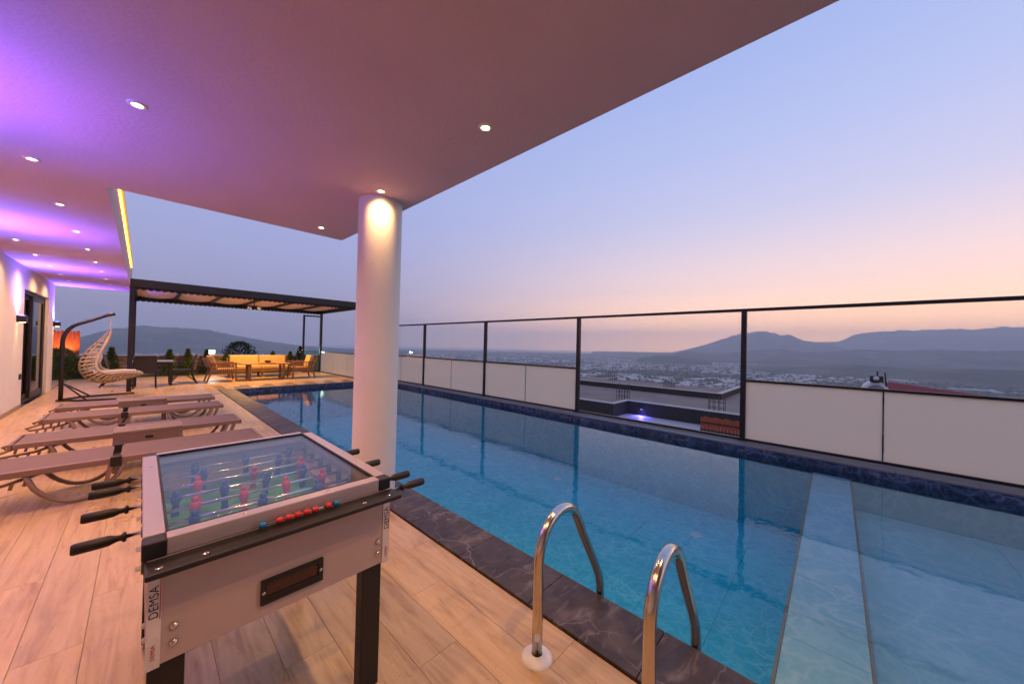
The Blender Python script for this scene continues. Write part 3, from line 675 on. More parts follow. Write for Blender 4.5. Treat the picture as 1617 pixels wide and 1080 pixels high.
# sun loungers ----------------------------------------------------------------
def lounger():
    o = thing('sun_lounger', 'x', 'sun lounger', (0, 0, 0), 0, 'taupe loungers in a row on the deck')
    # seat: x from -.15 to .92 ; back: -.83 to -.15 ; width .56
    def pad(x0, x1, nm):
        for ya in (-.275, .235): MB().bbox((x0, ya, .285), (x1, ya+.04, .335), .008).build(nm+'_rail', M['taupe'], o)
        MB().bbox((x0+.01, -.234, .315), (x1-.01, .234, .332), .004).build(nm+'_panel', M['taupe_d'], o)
    pad(-.82, -.145, 'back'); pad(-.115, .92, 'seat')
    MB().bbox((.915, -.27, .28), (.945, .27, .335), .01).build('end_bar', M['taupe'], o)
    MB().bbox((-.85, -.27, .28), (-.822, .27, .335), .01).build('end_bar', M['taupe'], o)
    for s_ in (-1, 1):
        y = s_*.255
        MB().bbox((-.165, y-.03, .262), (-.095, y+.03, .345), .008).build('hinge', M['black'], o)
        def bow(xs, nm='leg'):
            P = []
            for i in range(13):
                q = i/12; x = xs[0]+(xs[1]-xs[0])*q; P.append((x, y, .285-.262*math.sin(math.pi*q)**.62))
            MB().tube(P, .018, 8, True, (0, 1, 0)).build(nm, M['taupe'], o)
        bow((-.60, -.08)); bow((.30, .80))
        MB().bar((.87, y, .29), (.78, y, .02), .03, .04, (0, 1, 0)).build('leg', M['taupe'], o)
        MB().bar((-.16, y, .28), (-.20, y, .02), .03, .05, (0, 1, 0)).build('leg', M['taupe'], o)
        # toothed rack for the reclining back
        b = MB(); b.tube([(-.52, y*.8, .285), (-.70, y*.8, .225), (-.92, y*.8, .20), (-.95, y*.8, .225), (-.80, y*.8, .285)], .012, 8, True, (0, 1, 0))
        for k in range(5): b.bar((-.60-.065*k, y*.8, .245-.012*k), (-.61-.065*k, y*.8, .195-.012*k), .02, .014, (0, 1, 0))
        b.build('recline_rack', M['taupe'], o)
    return o
lg = lounger()
lab = ['taupe sun lounger right beside the football table', 'taupe sun lounger second from the football table', 'taupe sun lounger second from the hanging chair', 'taupe sun lounger next to the hanging chair stand']
for i, (x, y) in enumerate(((.0, 4.89), (-.01, 6.05), (-.01, 7.52), (.0, 8.58))):
    o = lg if i == 0 else copy_tree(lg); o.location = (x, y, 0); o['label'] = lab[i]
def side_table(loc, label):
    o = thing('side_table', label, 'side table', loc, 0, 'taupe resin side tables between loungers')
    MB().bbox((-.26, -.17, .385), (.26, .17, .42), .008).build('top', M['taupe'], o)
    for s_ in (-1, 1):
        x = s_*.235; MB().bbox((x-.024, -.165, 0), (x+.024, .165, .386), .006).build('leg_panel', M['taupe'], o)
        ap = MB().bbox((-.21, s_*.155-.01, .29), (.21, s_*.155+.01, .386), .004).build('apron', M['taupe'], o)
        MB().bbox((-.03, s_*.166-.004, .325), (.03, s_*.166+.004, .352), .003).build('handle_slot', M['black'], ap)
    return o
side_table((.08, 5.53, 0), 'taupe resin side table between the two loungers nearest the football table')
side_table((.04, 8.08, 0), 'taupe resin side table between the two loungers nearest the hanging chair')
# hanging chair ----------------------------------------------------------------
hs = thing('hanging_chair_stand', 'dark curved steel stand carrying the hanging chair', 'chair stand', (-1.15, 12.0, 0))
P = [(0, 0, .02), (0, 0, .7), (.0, 0, 1.25)]+[(.0+.30*(1-math.cos(a)), 0, 1.25+.42*math.sin(a)) for a in [R(q) for q in (12, 25, 40, 55, 68)]] + [(.42, 0, 1.765), (.62, 0, 1.88), (.72, 0, 1.91)]
MB().tube(P, .034, 10, True, (0, 1, 0)).build('mast', M['darkmetal'], hs)
MB().tube([(0, 0, .03), (.25, .35, .03), (1.05, .55, .03)], .022, 8).build('foot_bar', M['darkmetal'], hs)
MB().tube([(0, 0, .03), (.25, -.35, .03), (.8, -.5, .03)], .022, 8).build('foot_bar', M['darkmetal'], hs)
MB().tube([(.02, 0, .38), (.36, .38, .05)], .016, 8).tube([(.02, 0, .38), (.36, -.38, .05)], .016, 8).build('brace', M['darkmetal'], hs)
B((-.06, -.06, 0), (.06, .06, .03)).build('base_plate', M['darkmetal'], hs)
hc = thing('hanging_chair', 'cream woven crescent hanging chair with white cushion', 'hanging chair', (-.49, 12.02, 0))
ch = MB()
for k in range(9): ch.lathe((0, 0, 1.56+k*.038), [(.010, -.018), (.016, 0), (.010, .018)], 8)
ch.build('chain', M['chain'], hc)
# crescent: side profile of the spine (x, z) and half width at each station; rims sit inside the curve
SP = [(-.005, 1.52, .02, .0, 1.52), (-.13, 1.34, .12, -.02, 1.36), (-.27, 1.15, .22, -.08, 1.17), (-.385, .95, .30, -.14, .98), (-.43, .76, .36, -.17, .82), (-.40, .58, .40, -.15, .69), (-.30, .44, .42, -.06, .61), (-.14, .365, .42, .08, .585), (.04, .37, .40, .22, .60), (.22, .42, .34, .34, .59), (.38, .47, .24, .44, .57), (.51, .53, .08, .51, .545)]
def cat(vals, q):
    n = len(vals)-1; s_ = q*n; i = min(int(s_), n-1); f = s_-i
    p0, p1, p2, p3 = vals[max(i-1, 0)], vals[i], vals[i+1], vals[min(i+2, n)]
    return [.5*((2*b)+(c-a)*f+(2*a-5*b+4*c-d)*f*f+(3*b-a-3*c+d)*f**3) for a, b, c, d in zip(p0, p1, p2, p3)]
nr = 24; st_ = [cat(SP, i/nr) for i in range(nr+1)]
for s_ in (-1, 1):
    MB().tube([(q[3], s_*q[2], q[4]) for q in st_], .026, 8, True, (0, 1, 0)).build('rim', M['rope'], hc)
    MB().tube([((q[0]*.65+q[3]*.35), s_*q[2]*.72, q[1]*.65+q[4]*.35) for q in st_], .014, 8, True, (0, 1, 0)).build('side_rope', M['rope'], hc)
MB().tube([(q[0], 0, q[1]) for q in st_], .018, 8, True, (0, 1, 0)).build('spine', M['rope'], hc)
for i in range(1, nr):
    q = st_[i]; pts = []
    for k in range(-5, 6):
        f = k/5; pts.append((q[0]+(q[3]-q[0])*abs(f)**1.8, q[2]*math.sin(f*math.pi/2), q[1]+(q[4]-q[1])*abs(f)**1.8))
    MB().tube(pts, .0165, 6, True, (1, 0, 0)).build('rib', M['rope'], hc)
b = MB(); vs = []
nu, nv = 14, 9
for i in range(nu+1):
    q = cat(SP, .50+.40*i/nu)
    for j in range(nv+1):
        f = -1+2*j/nv; zz = q[1]+.06+(q[4]-q[1]-.02)*abs(f)**2*.8; puff = .07*math.sin(math.pi*j/nv)**.5*math.sin(math.pi*i/nu)**.4
        vs.append((q[0]+.04, f*q[2]*.86, zz+puff+.03))
b.add(vs, [(i*(nv+1)+j, (i+1)*(nv+1)+j, (i+1)*(nv+1)+j+1, i*(nv+1)+j+1) for i in range(nu) for j in range(nv)], True).build('seat_cushion', M['whitecloth'], hc)
MB().lathe((-.20, .0, .93), [(0, -.10), (.1, -.08), (.15, 0), (.1, .08), (0, .10)], 16, 'x').build('pillow', M['whitecloth'], hc)

# pool ladder ------------------------------------------------------------------
la = thing('pool_ladder', 'polished steel pool ladder with two arched handrails on the marble edge', 'pool ladder', (1.25, .72, 0))
def arc(y):
    P = [(0, y, .0), (0, y, .40)]
    for a in range(0, 150, 12):
        t_ = R(180-a); P.append((.17+.17*math.cos(t_), y, .42+.19*math.sin(t_)))
    P += [(.37, y, .42), (.50, y, .21), (.55, y, .12), (.572, y, .05), (.575, y, -.1), (.575, y, -.85)]
    # soften
    Q = []
    for i in range(len(P)-1):
        Q.append(P[i]); Q.append(tuple((P[i][k]+P[i+1][k])/2 for k in range(3)))
    Q.append(P[-1]); return Q
for y in (.25, -.25):
    rl = MB().tube(arc(y), .0235, 14, True, (0, 1, 0)).build('handrail', M['steel'], la)
    MB().lathe((0, y, 0), [(.0245, .022), (.03, .022), (.060, .012), (.07, .002), (.07, .0)], 32).build('flange', M['white'], rl)
for z in (-.3, -.55, -.8): MB().bbox((.545, -.23, z-.012), (.605, .23, z+.012), .004).build('tread', M['steel'], la)

# ============================================================ TABLE FOOTBALL
FX0, FX1, FY0, FY1, FT = .014, .700, 1.315, 2.32, .86
ft = thing('football_table', 'coin-operated table football game with glass top and lilac panels', 'football table', (FX0, FY0, 0))
fx, fy = FX1-FX0, FY1-FY0
CB0, CB1 = .525, .811                              # cabinet bottom and top
ex = .012
B((ex, .0, CB0), (fx-ex, .018, CB1)).build('front_panel', M['panel'], ft, bevel=.0015)
B((ex, fy-.018, CB0), (fx-ex, fy, CB1)).build('back_panel', M['panel'], ft)
for x in (ex, fx-ex-.018): B((x, .0185, CB0), (x+.018, fy-.0185, CB1)).build('side_panel', M['panel'], ft)
B((ex+.0185, .0185, CB0+.004), (fx-ex-.0185, fy-.0185, CB0+.02)).build('bottom_board', M['black'], ft)
pt = B((ex+.019, .019, .655), (fx-ex-.019, fy-.019, .665)).build('pitch', M['pitch'], ft)
cxp, cyp = fx/2, fy/2
b = MB()
def ring(cx, cy, r, w, n=40, a0=0, a1=2*math.pi):
    vs = []; 
    for i in range(n+1):
        a = a0+(a1-a0)*i/n
        vs += [(cx+(r-w)*math.cos(a), cy+(r-w)*math.sin(a), .6664), (cx+r*math.cos(a), cy+r*math.sin(a), .6664)]
    b.add(vs, [(2*i, 2*i+1, 2*i+3, 2*i+2) for i in range(n)])
ring(cxp, cyp, .135, .006); ring(cxp, cyp, .10, .004); ring(cxp, cyp, .05, .05, 6)
b.box((.04, cyp-.002, .666), (fx-.04, cyp+.002, .6665))
for yy, s_ in ((.03, 1), (fy-.03, -1)):
    ring(cxp, yy, .16, .006, 24, 0 if s_ > 0 else math.pi, math.pi if s_ > 0 else 2*math.pi)
b.build('pitch_marking', M['sticker'], pt)
# inner rim above the pitch
for x0, x1 in ((ex+.019, ex+.05), (fx-ex-.05, fx-ex-.019)): B((x0, .02, .6655), (x1, fy-.02, .70)).build('inner_wall', M['panel'], ft)
# aluminium frame and glass
w_ = .045
B((0, w_, .812), (w_, fy-w_, FT)).build('frame_rail', M['alu'], ft, bevel=.003); B((fx-w_, w_, .812), (fx, fy-w_, FT)).build('frame_rail', M['alu'], ft, bevel=.003)
B((w_, 0, .812), (fx-w_, w_, FT)).build('frame_rail', M['alu'], ft, bevel=.003); B((w_, fy-w_, .812), (fx-w_, fy, FT)).build('frame_rail', M['alu'], ft, bevel=.003)
for x in (0, fx-w_):
    for y in (0, fy-w_): B((x-.002, y-.002, .8115), (x+w_+.002, y+w_+.002, FT-.003)).build('corner_cap', M['black'], ft, bevel=.004)
for a, c in (((w_, w_, FT-.012), (w_+.006, fy-w_, FT+.0005)), ((fx-w_-.006, w_, FT-.012), (fx-w_, fy-w_, FT+.0005)), ((w_+.006, w_, FT-.012), (fx-w_-.006, w_+.006, FT+.0005)), ((w_+.006, fy-w_-.006, FT-.012), (fx-w_-.006, fy-w_, FT+.0005))): B(a, c).build('gasket', M['black'], ft)
B((w_+.006, w_+.006, FT-.010), (fx-w_-.006, fy-w_-.006, FT-.005)).build('glass_top', M['table_glass'], ft)
for x in (.22, .46): MB().lathe((x, .022, FT), [(0, .003), (.005, .0025), (.007, 0)], 10).build('screw', M['steel'], ft)
# black shelf in front with score beads
MB().bbox((.004, -.085, .7955), (fx+.008, -.0005, .811), .005).build('front_shelf', M['black'], ft)
MB().bbox((.004, fy+.0005, .7955), (fx+.008, fy+.06, .811), .005).build('back_shelf', M['black'], ft)
for x in (.03, .12, .56, .655): MB().lathe((x, -.055, .811), [(0, .002), (.006, .0015), (.008, 0)], 10).build('screw', M['steel'], ft)
MB().cyl((.24, -.022, .826), (.49, -.022, .826), .003, 8).build('bead_rod', M['steel'], ft)
for x, c in ((.255, 'bluebead'), (.300, 'redp'), (.326, 'redp'), (.352, 'redp'), (.378, 'redp'), (.404, 'redp'), (.446, 'redp'), (.473, 'bluebead')):
    MB().lathe((x, -.022, .826), [(.004, -.0105), (.007, -.009), (.0095, -.004), (.0095, .004), (.007, .009), (.004, .0105)], 14, 'x').build('score_bead', M[c], ft)
# rods, players, handles
FIG = MB()
FIG.lathe((0, 0, .028), [(0, -.016), (.010, -.013), (.0145, 0), (.011, .011), (0, .015)], 12)                       # head
FIG.lathe((0, 0, 0), [(.0, .020), (.012, .018), (.021, .010), (.020, -.012), (.015, -.030), (.013, -.036)], 12)     # torso
FIG.bbox((-.013, -.011, -.082), (.013, .011, -.034), .004); FIG.bbox((-.015, -.016, -.098), (.015, .016, -.080), .004)
figm = {c: FIG.mesh('player') for c in ('redp', 'bluep')}
for c, m in figm.items(): m.materials.append(M[c])
HZ = .772
HND = MB().lathe((0, 0, 0), [(.0, .0), (.013, .0), (.016, .006), (.009, .012), (.010, .022), (.0155, .036), (.0165, .06), (.0165, .104), (.014, .11), (0, .11)], 12, 'x').mesh('handle'); HND.materials.append(M['black'])
BRG = MB().lathe((0, 0, 0), [(.0, 0), (.02, 0), (.022, .004), (.016, .012), (.0, .012)], 14, 'x').mesh('bearing'); BRG.materials.append(M['greyblk'])
lines = [('redp', 3), ('redp', 2), ('bluep', 3), ('redp', 4), ('bluep', 4), ('redp', 3), ('bluep', 2), ('bluep', 3)]
for k, (c, n) in enumerate(lines):
    y = .06+.1255*k; left = k in (2, 4, 6, 7); sh = (.0, .03, -.02, .015, -.03, .02, .0, .03)[k]
    xa, xb = (-.032, fx+.02) if left else (-.012, fx+.085)
    if not left and k in (3, 5): xb = fx+.06
    rod = MB().cyl((xa, y, HZ), (xb, y, HZ), .0065, 10).build('rod', M['chrome'], ft)
    h_ = inst('handle', HND, rod, (xa if left else xb, y, HZ)); h_.rotation_euler.z = math.pi if left else 0
    for i in range(n):
        px_ = fx*(i+.5)/n*.86+.048+sh; f_ = inst('player', figm[c], rod, (px_, y, HZ-.0)); f_.scale = (.82, .82, .82); f_.rotation_euler.x = random.uniform(-.5, .5) if k != 0 else .9
    for s_, xx in ((-1, ex-.001), (1, fx-ex+.001)):
        bq = inst('bearing', BRG, ft, (xx, y, HZ)); bq.rotation_euler.z = math.pi if s_ < 0 else 0
        bq = inst('bearing', BRG, ft, (ex+.0185 if s_ < 0 else fx-ex-.0185, y, HZ-.018), 0, (1, 1.1, 1.5)); bq.rotation_euler.z = 0 if s_ < 0 else math.pi
# ball-return slot
MB().box((.26, -.0095, .565), (.44, -.0005, .575)).box((.26, -.0095, .630), (.44, -.0005, .642)).box((.26, -.0095, .575), (.275, -.0005, .630)).box((.425, -.0095, .575), (.44, -.0005, .630)).build('slot_frame', M['black'], ft)
B((.2755, -.004, .5755), (.4245, -.0005, .6295)).build('slot_tray', M['slot'], ft); B((.2755, -.008, .5755), (.4245, -.004, .588)).build('slot_lip', M['black'], ft)
for x in (.267, .433): MB().lathe((x, -.0095, .603), [(.0, -.002), (.004, -.0015), (.005, 0)], 10, 'y').build('screw', M['steel'], ft)
# legs
for x in (.016, fx-.016-.075):
    for y in (.022, fy-.022-.06):
        lgq = B((x, y, .03), (x+.075, y+.055, CB0+.003)).build('leg', M['black'], ft, bevel=.003); MB().lathe((x+.037, y+.028, 0), [(0, 0), (.03, 0), (.03, .012), (.012, .016), (.012, .03)], 14).build('foot', M['black'], lgq)
for x in (.065, fx-.045):
    for z in (.57, .615): MB().lathe((x, -.0005, z), [(0, -.009), (.006, -.008), (.010, -.003), (.0105, 0)], 14, 'y').build('bolt', M['steel'], ft)
for y in (.06, .13):
    MB().lathe((ex-.0005, y, .57), [(0, -.008), (.006, -.007), (.009, 0)], 12, 'x').build('bolt', M['steel'], ft)
# printed corner strips with lettering
def text_mesh(body, size, mat, parent, mw, name='lettering'):
    cu = bpy.data.curves.new('t', 'FONT'); cu.body = body; cu.size = size; cu.extrude = .0002; cu.space_character = 1.08
    to = bpy.data.objects.new('t', cu); COL.objects.link(to); dg = bpy.context.evaluated_depsgraph_get(); me = bpy.data.meshes.new_from_object(to.evaluated_get(dg))
    bpy.data.objects.remove(to); me.materials.clear(); me.materials.append(mat); o = bpy.data.objects.new(name, me); COL.objects.link(o); o.parent = parent; o.matrix_local = mw; return o
for x0, nm in ((.011, 'DEMSA'), (fx-.026, 'DEMSA')):
    sp = B((x0, -.0035, CB0-.004), (x0+.028, -.0008, .794)).build('corner_strip', M['sticker'], ft)
    # text runs upward along z, letter height across x
    mw = Matrix(((0, -1, 0, x0+.022), (0, 0, -1, -.0042), (1, 0, 0, .655), (0, 0, 0, 1)))
    text_mesh(nm, .026, M['ink'], sp, mw)
    mw2 = Matrix(((0, -1, 0, x0+.018), (0, 0, -1, -.0042), (1, 0, 0, .545), (0, 0, 0, 1)))
    text_mesh('DEMSA', .012, M['inkred'], sp, mw2); B((x0+.0245, -.0042, .65), (x0+.0265, -.0037, .79)).build('red_line', M['inkred'], sp)

# ============================================================ PLANTS
def conifer(name, loc, h, r, label, mat, group, seed, n=1500, cone=True, leafsz=.03):
    rng = random.Random(seed); o = thing(name, label, 'shrub', loc, rng.uniform(0, 6), group)
    MB().tube([(0, 0, -.05), (.01, 0, h*.4), (0, .01, h*.85)], [.03, .022, .008], 7).build('trunk', M['bark'], o)
    b = MB()
    for i in range(n):
        q = rng.random()**.8; z = h*(.04+.96*q); prof = (1-q)**.75*(.85+.15*math.sin(q*20)) if cone else math.sqrt(max(0, 1-(2*q-1)**2))
        rad = r*prof*(rng.random()**.35)*(1+.18*math.sin(rng.random()*6)) ; a = rng.uniform(0, 2*math.pi)
        p = Vector((rad*math.cos(a), rad*math.sin(a), z)); s_ = leafsz*rng.uniform(.7, 1.6)
        d = Vector((math.cos(a)*.5+rng.uniform(-.4, .4), math.sin(a)*.5+rng.uniform(-.4, .4), rng.uniform(.3, 1.0))).normalized(); x = d.cross(Vector((rng.uniform(-1, 1), rng.uniform(-1, 1), rng.uniform(-1, 1)))).normalized()
        b.add([p-x*s_*.35, p+x*s_*.35, p+x*s_*.2+d*s_*1.6, p-x*s_*.12+d*s_*2.0], [(0, 1, 2, 3)])
    b.build('crown', mat, o); return o
G = 'small conifers along the stone wall'
for i, (x, y, h, r, lab) in enumerate([(-.70, 18.18, .98, .24, 'bright green conifer shrub behind the hanging chair'), (.72, 18.15, .92, .27, 'green conifer shrub behind the grey dining table'), (1.22, 18.15, .95, .22, 'slim conifer shrub between the dining table and the floodlight'), (1.76, 18.15, .92, .2, 'slim conifer shrub beneath the square floodlight'), (2.36, 18.15, .8, .17, 'small conifer shrub by the end of the sofa'), (3.95, 18.12, .88, .2, 'slim conifer shrub behind the sofa back'), (4.62, 18.12, .86, .18, 'slim conifer shrub near the second floodlight'), (5.0, 18.05, 1.1, .34, 'broad conifer shrub in front of the second floodlight')]):
    conifer('conifer_shrub', (x, y, 0), h, r, lab, M['leaf'] if i not in (3, 7) else M['leafd'], G, 10+i)
for i, (x, y, h, r, lab) in enumerate([(-1.75, 17.95, .95, .36, 'leafy bush at the foot of the red board fence'), (-1.15, 18.1, .7, .3, 'low leafy bush beside the hanging chair mast')]):
    conifer('leafy_bush', (x, y, 0), h, r, lab, M['leaf'], None, 40+i, 1500, False, .035)
conifer('round_bush', (3.02, 19.6, -.3), 1.55, .62, 'dark round bush rising behind the stone wall and sofa', M['leafd'], None, 60, 2200, False, .04)
# red board fence by the villa
rf = thing('board_fence', 'red stained board fence lit orange beyond the villa corner', 'fence', (-2.15, 19.2, 0))
for k in range(8):
    x = k*.085; pts = [(x, 0), (x+.08, 0)] + [(x+.04+.04*math.cos(a), 1.50+.05*math.sin(a)+.02*(k % 2)) for a in [math.pi*i/6 for i in range(7)]]
    b = MB(); n = len(pts); b.add([(p, 0, q) for p, q in pts]+[(p, .02, q) for p, q in pts], [tuple(range(n)), tuple(range(2*n-1, n-1, -1))]+[(i, (i+1) % n, n+(i+1) % n, n+i) for i in range(n)]); b.build('board', M['redwood'], rf)
fl = thing('fence_lamp', 'small warm lamp shining onto the red board fence', 'lamp', (-1.80, 18.72, .76))
MB().lathe((0, 0, 0), [(.05, 0), (.05, .02), (.03, .05), (.02, .05)], 14).build('housing', M['black'], fl); spot(fl, (0, .05, .08), (0, .5, .45), 26, (1, .5, .12), 110, .8, .03)
# floodlights on the garden wall
for (x, z, lab) in ((1.95, .86, 'square white floodlight on the stone wall beside the slim conifers'), (5.12, .92, 'square white floodlight behind the broad conifer')):
    f = thing('floodlight', lab, 'floodlight', (x, 18.5, z-.1), 0, 'floodlights on the garden wall')
    MB().bbox((-.11, -.03, .0), (.11, .03, .2), .008).build('housing', M['black'], f); B((-.085, -.034, .025), (.085, -.0305, .175)).build('lens', M['flood'], f)
    MB().tube([(-.115, 0, .1), (-.115, 0, -.02), (.115, 0, -.02), (.115, 0, .1)], .008, 6).build('bracket', M['black'], f)
    spot(f, (0, -.06, .1), (0, -1, -.15), 5, (.95, 1, .85), 120, .6, .08)

# ============================================================ NEIGHBOURS BEYOND THE FENCE
nb = thing('unfinished_house', 'neighbouring flat concrete roof with bare rebar columns beyond the fence', 'house', (16, 8, -1.3))
NB = Vector((16, 8, -1.3))
def nbox(nm, mat, a, c, par=None): return B([a[i]-NB[i] for i in range(3)], [c[i]-NB[i] for i in range(3)]).build(nm, mat, par or nb)
nbox('roof_slab', M['concrete'], (15.1, 7.6, -1.6), (28.3, 24, -1.32)); nbox('roof_slab', M['concrete'], (16.6, -3, -1.6), (28.3, 7.598, -1.321))
nbox('wall', M['darkwall'], (15.2, 7.7, -6), (28, 23.9, -1.601)); nbox('wall', M['darkwall'], (16.7, -2.9, -6), (28, 7.69, -1.601))
for nm, a, c in (('parapet', (14.9, 7.45, -1.8), (15.098, 24, -1.17)), ('parapet', (15.1, 7.45, -1.8), (16.598, 7.598, -1.17)), ('parapet', (16.4, -3, -1.8), (16.598, 7.449, -1.17))): nbox(nm, M['darkwall'], a, c)
for a, c in (((14.87, 7.42, -1.169), (15.12, 24, -1.13)), ((15.121, 7.42, -1.169), (16.62, 7.62, -1.13)), ((16.37, -3, -1.169), (16.62, 7.419, -1.13))): nbox('parapet_cap', M['whitecap'], a, c)
nbox('upstand', M['darkwall'], (22.0, 4.6, -1.32), (22.2, 24, -1.0)); nbox('upstand', M['darkwall'], (22.201, 4.6, -1.32), (28.2, 4.8, -1.0)); nbox('upstand', M['darkwall'], (28.0, -3, -1.32), (28.2, 4.599, -1.0))
for a, c in (((21.97, 4.57, -.999), (22.23, 24, -.97)), ((22.231, 4.57, -.999), (28.2, 4.83, -.97))): nbox('parapet_cap', M['whitecap'], a, c)
random.seed(11)
for (x, y, n, hh) in ((17.6, 8.25, 10, .85), (17.6, 3.85, 8, .75), (23.1, 7.75, 8, .8), (26.9, 13.6, 8, .8)):
    b = MB()
    for k in range(n):
        a = k/n; px_, py_ = ((-.3+.6*(k % (n//2))/(n//2-1)), (-.14 if k < n//2 else .14)); b.tube([(x+py_-16, y+px_-8, -.02), (x+py_-16+random.uniform(-.02, .02), y+px_-8+random.uniform(-.03, .03), hh*random.uniform(.85, 1))], .012, 5)
    for z in (.15, .4): b.tube([(x-.15-16, y-.32-8, z), (x+.15-16, y-.32-8, z), (x+.15-16, y+.32-8, z), (x-.15-16, y+.32-8, z), (x-.15-16, y-.32-8, z)], .008, 5)
    b.build('rebar_column', M['rebar'], nb)
struct(B((9.5, -12, -6.5), (16.39, 26, -1.78)).build('lower_terrace', M['tilelav']))
bl = thing('terrace_lamp', 'blue light under the dark parapet of the neighbouring terrace', 'lamp', (16.32, 6.7, -1.42)); MB().bbox((-.05, -.06, -.05), (.07, .06, .05), .004).build('housing', M['black'], bl)
B((-.045, -.05, -.053), (.04, .05, -.0505)).build('lens', M['led_blue'], bl)
spot(bl, (-.08, 0, -.06), (-.5, -.1, -1), 60, (.10, .08, 1), 150, 1., .05)
wf = thing('plank_fence', 'low orange wooden plank fence on the neighbouring terrace', 'fence', (14.8, 2.9, -1.78))
for k in range(16):
    y = -.95+k*.115; MB().bbox((-.012, y, 0), (.012, y+.105, .62+.02*((k*7) % 3)), .004).build('plank', M['redwood'], wf)
for z in (.12, .40): B((-.04, -.95, z), (-.0125, .89, z+.05)).build('rail', M['darkwall'], wf)
wh = thing('neighbour_wall', 'white outer wall edge of the lower neighbouring terrace', 'wall', (12, 9, -1.78)); B((-.1, -8, -3), (.1, 14, .02)).build('wall', M['darkwall'], wh); B((-.12, -8, .021), (.12, 14, .06)).build('cap', M['whitecap'], wh)
# red roof and solar tank
rr = thing('red_roof_house', 'house with red corrugated sheet roof below the fence line', 'house', (31.5, -4.5, -3))
p0, p1 = Vector((33.6, -2.6, -.42)), Vector((30.8, -6.3, -.75)); ax = (p1-p0); nrm = Vector((.79, -.6, 0)) ; base = Vector((31.5, -4.5, -3))
b = MB()
for k in range(40):
    a = p0+ax*(k/40); c = p0+ax*((k+.55)/40); e_ = p0+ax*((k+1)/40)
    sl_ = Vector((-1.6, .9, -.75))
    for q0, q1, dz in ((a, c, .05), (c, e_, 0)):
        P = [q0+Vector((0, 0, dz)), q1+Vector((0, 0, dz)), q1+sl_+Vector((0, 0, dz)), q0+sl_+Vector((0, 0, dz))]; P = [v-base for v in P]; Q = [v-Vector((0, 0, .06)) for v in P]
        b.add(P+Q, [(0, 1, 2, 3), (7, 6, 5, 4), (0, 4, 5, 1), (1, 5, 6, 2), (2, 6, 7, 3), (3, 7, 4, 0)])
b.build('roof', M['redroof'], rr)
b = MB(); q = [p0, p1, p1+Vector((-1.4, .8, -.75)), p0+Vector((-1.4, .8, -.75))]; q = [(v-base) for v in q]
b.prism([(v.x, v.y) for v in q], -3, 1.72).build('wall', M['whitecap'], rr)
tk = thing('solar_tank', 'white solar water tank with dark bracket on a roof behind the fence', 'water tank', (30.3, -1.75, -.95))
prof = [(.02, -.9), (.5, -.88), (.56, -.8), (.56, .8), (.5, .88), (.02, .9)]
d_ = Vector((.95, -.1, 0)).normalized()
MB().lathe((0, 0, .15), prof, 28, 'x').build('drum', M['tankwhite'], tk)
MB().lathe((-.905, 0, .12), [(0, -.01), (.42, -.01), (.44, 0)], 28, 'x').build('end_cap', M['ledgegrey'], tk)
MB().bbox((-1.0, -.3, .72), (-.6, .25, 1.08), .03).build('valve_box', M['black'], tk)
MB().tube([(-.8, -.05, 1.05), (-.8, -.07, 1.36)], .035, 8).tube([(-.8, -.42, .5), (-.8, -.36, 1.3)], .035, 8).build('pipe', M['darkmetal'], tk)
MB().lathe((-1.02, .0, .95), [(0, -.02), (.12, -.01), (.13, .02), (0, .02)], 14, 'x').build('lid', M['white'], tk)
B((-1, -.6, -2), (1, .6, -.42)).build('stand', M['whitecap'], tk)

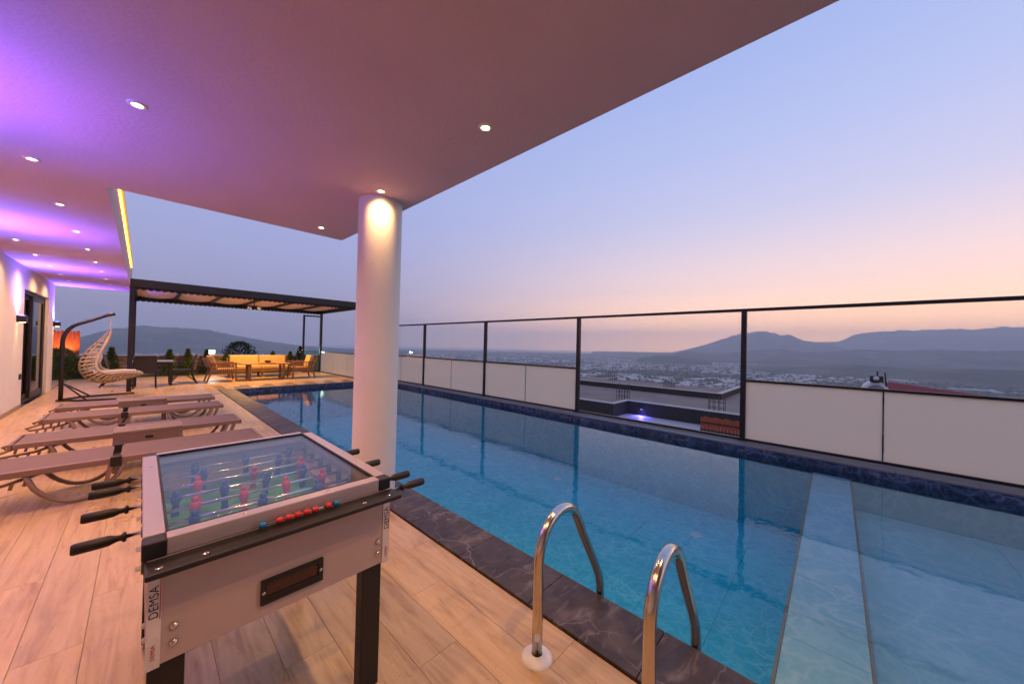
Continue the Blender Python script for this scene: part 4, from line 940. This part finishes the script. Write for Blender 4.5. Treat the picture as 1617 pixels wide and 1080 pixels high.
# ============================================================ THE PLAIN: greenhouses and trees
random.seed(5)
gh = MB(); prof = [(-.5, 0), (-.5, .55), (-.3, .85), (0, 1), (.3, .85), (.5, .55), (.5, 0)]
gh.add([(x, -.5, z) for x, z in prof]+[(x, .5, z) for x, z in prof], [tuple(range(7)), tuple(range(13, 6, -1))]+[(i, i+1, 8+i, 7+i) for i in range(6)])
M['film'] = plain('greenhouse_film', (.52, .45, .41), .6, 0, .15, .2)
ghm = gh.mesh('greenhouse'); ghm.materials.append(M['film'])
spots = []
for k in range(5200):
    a = random.uniform(20, 112); d = 1150*(6200/1150)**(random.random()**.62)
    if a > 88 and d < 2500: continue
    if mnoise.noise(Vector((d*math.sin(R(a))/420, d*math.cos(R(a))/420, 1.7))) < -.22: continue
    spots.append((d, a))
spots.sort()
allg = MB(); nsep = 0
for (d, a) in spots:
    x, y = d*math.sin(R(a)), d*math.cos(R(a)); w_, l_, h_ = random.uniform(14, 42), random.uniform(28, 80), random.uniform(4, 6); rz = R(random.choice((12, 12, 15, 102, 100)))
    if nsep < 120 and 57 < a < 84:
        o = inst('greenhouse', ghm, None, (x, y, PLAIN), rz, (w_, l_, h_)); tag(o, 'pale plastic greenhouse on the plain beyond the concrete roof', 'greenhouse', 'greenhouses on the plain'); nsep += 1
    else:
        c, s_ = math.cos(rz), math.sin(rz)
        allg.add([(x+c*vx*w_-s_*vy*l_, y+s_*vx*w_+c*vy*l_, PLAIN+vz*h_) for vx, vy, vz in gh.v], gh.f)
tag(allg.build('greenhouses', M['film']), 'far mass of pale greenhouses covering the coastal plain', 'greenhouses', None, 'stuff')
tb = MB()
for k in range(9000):
    a = random.uniform(15, 112); d = 1100*(6500/1100)**(random.random()**.7); x, y = d*math.sin(R(a)), d*math.cos(R(a)); r = random.uniform(5, 16); h_ = random.uniform(5, 13)
    n = 6; ph = random.random()*6
    vs = [(x+r*random.uniform(.7, 1.2)*math.cos(ph+2*math.pi*i/n), y+r*random.uniform(.7, 1.2)*math.sin(ph+2*math.pi*i/n), PLAIN+h_*random.uniform(.25, .5)) for i in range(n)]
    tb.add([(x, y, PLAIN)]+vs+[(x+random.uniform(-2, 2), y, PLAIN+h_)], [(0, 1+(i+1) % n, 1+i) for i in range(n)]+[(n+1, 1+i, 1+(i+1) % n) for i in range(n)])
tag(tb.build('trees', M['leafd']), 'far dark trees scattered between the greenhouses on the plain', 'trees', None, 'stuff')
vb = MB()
for k in range(420):
    a = random.gauss(4, 7) if k < 300 else random.uniform(84, 100); d = random.uniform(3600, 5200); x, y = d*math.sin(R(a)), d*math.cos(R(a)); w_ = random.uniform(8, 22); h_ = random.uniform(5, 11)
    vb.box((x-w_/2, y-w_/2, PLAIN), (x+w_/2, y+w_/2, PLAIN+h_+random.uniform(0, 8)))
tag(vb.build('village', M['tankwhite']), 'far pale village houses at the foot of the mountain', 'village', None, 'stuff')

# ============================================================ HAZE
t = Mt('haze_air'); t.n.remove(t.p); pv = t.node('ShaderNodeVolumePrincipled'); pv.inputs['Color'].default_value = (.97, .98, 1.0, 1); pv.inputs['Density'].default_value = 1.4e-4; pv.inputs['Anisotropy'].default_value = 0
t.l.new(pv.outputs[0], t.out.inputs['Volume'])
hz = B((-16500, -16500, PLAIN-9), (16500, 16500, 740)).build('haze', t.m); hz['kind'] = 'stuff'; tag(hz, 'pale evening haze over the plain and mountains', 'haze')
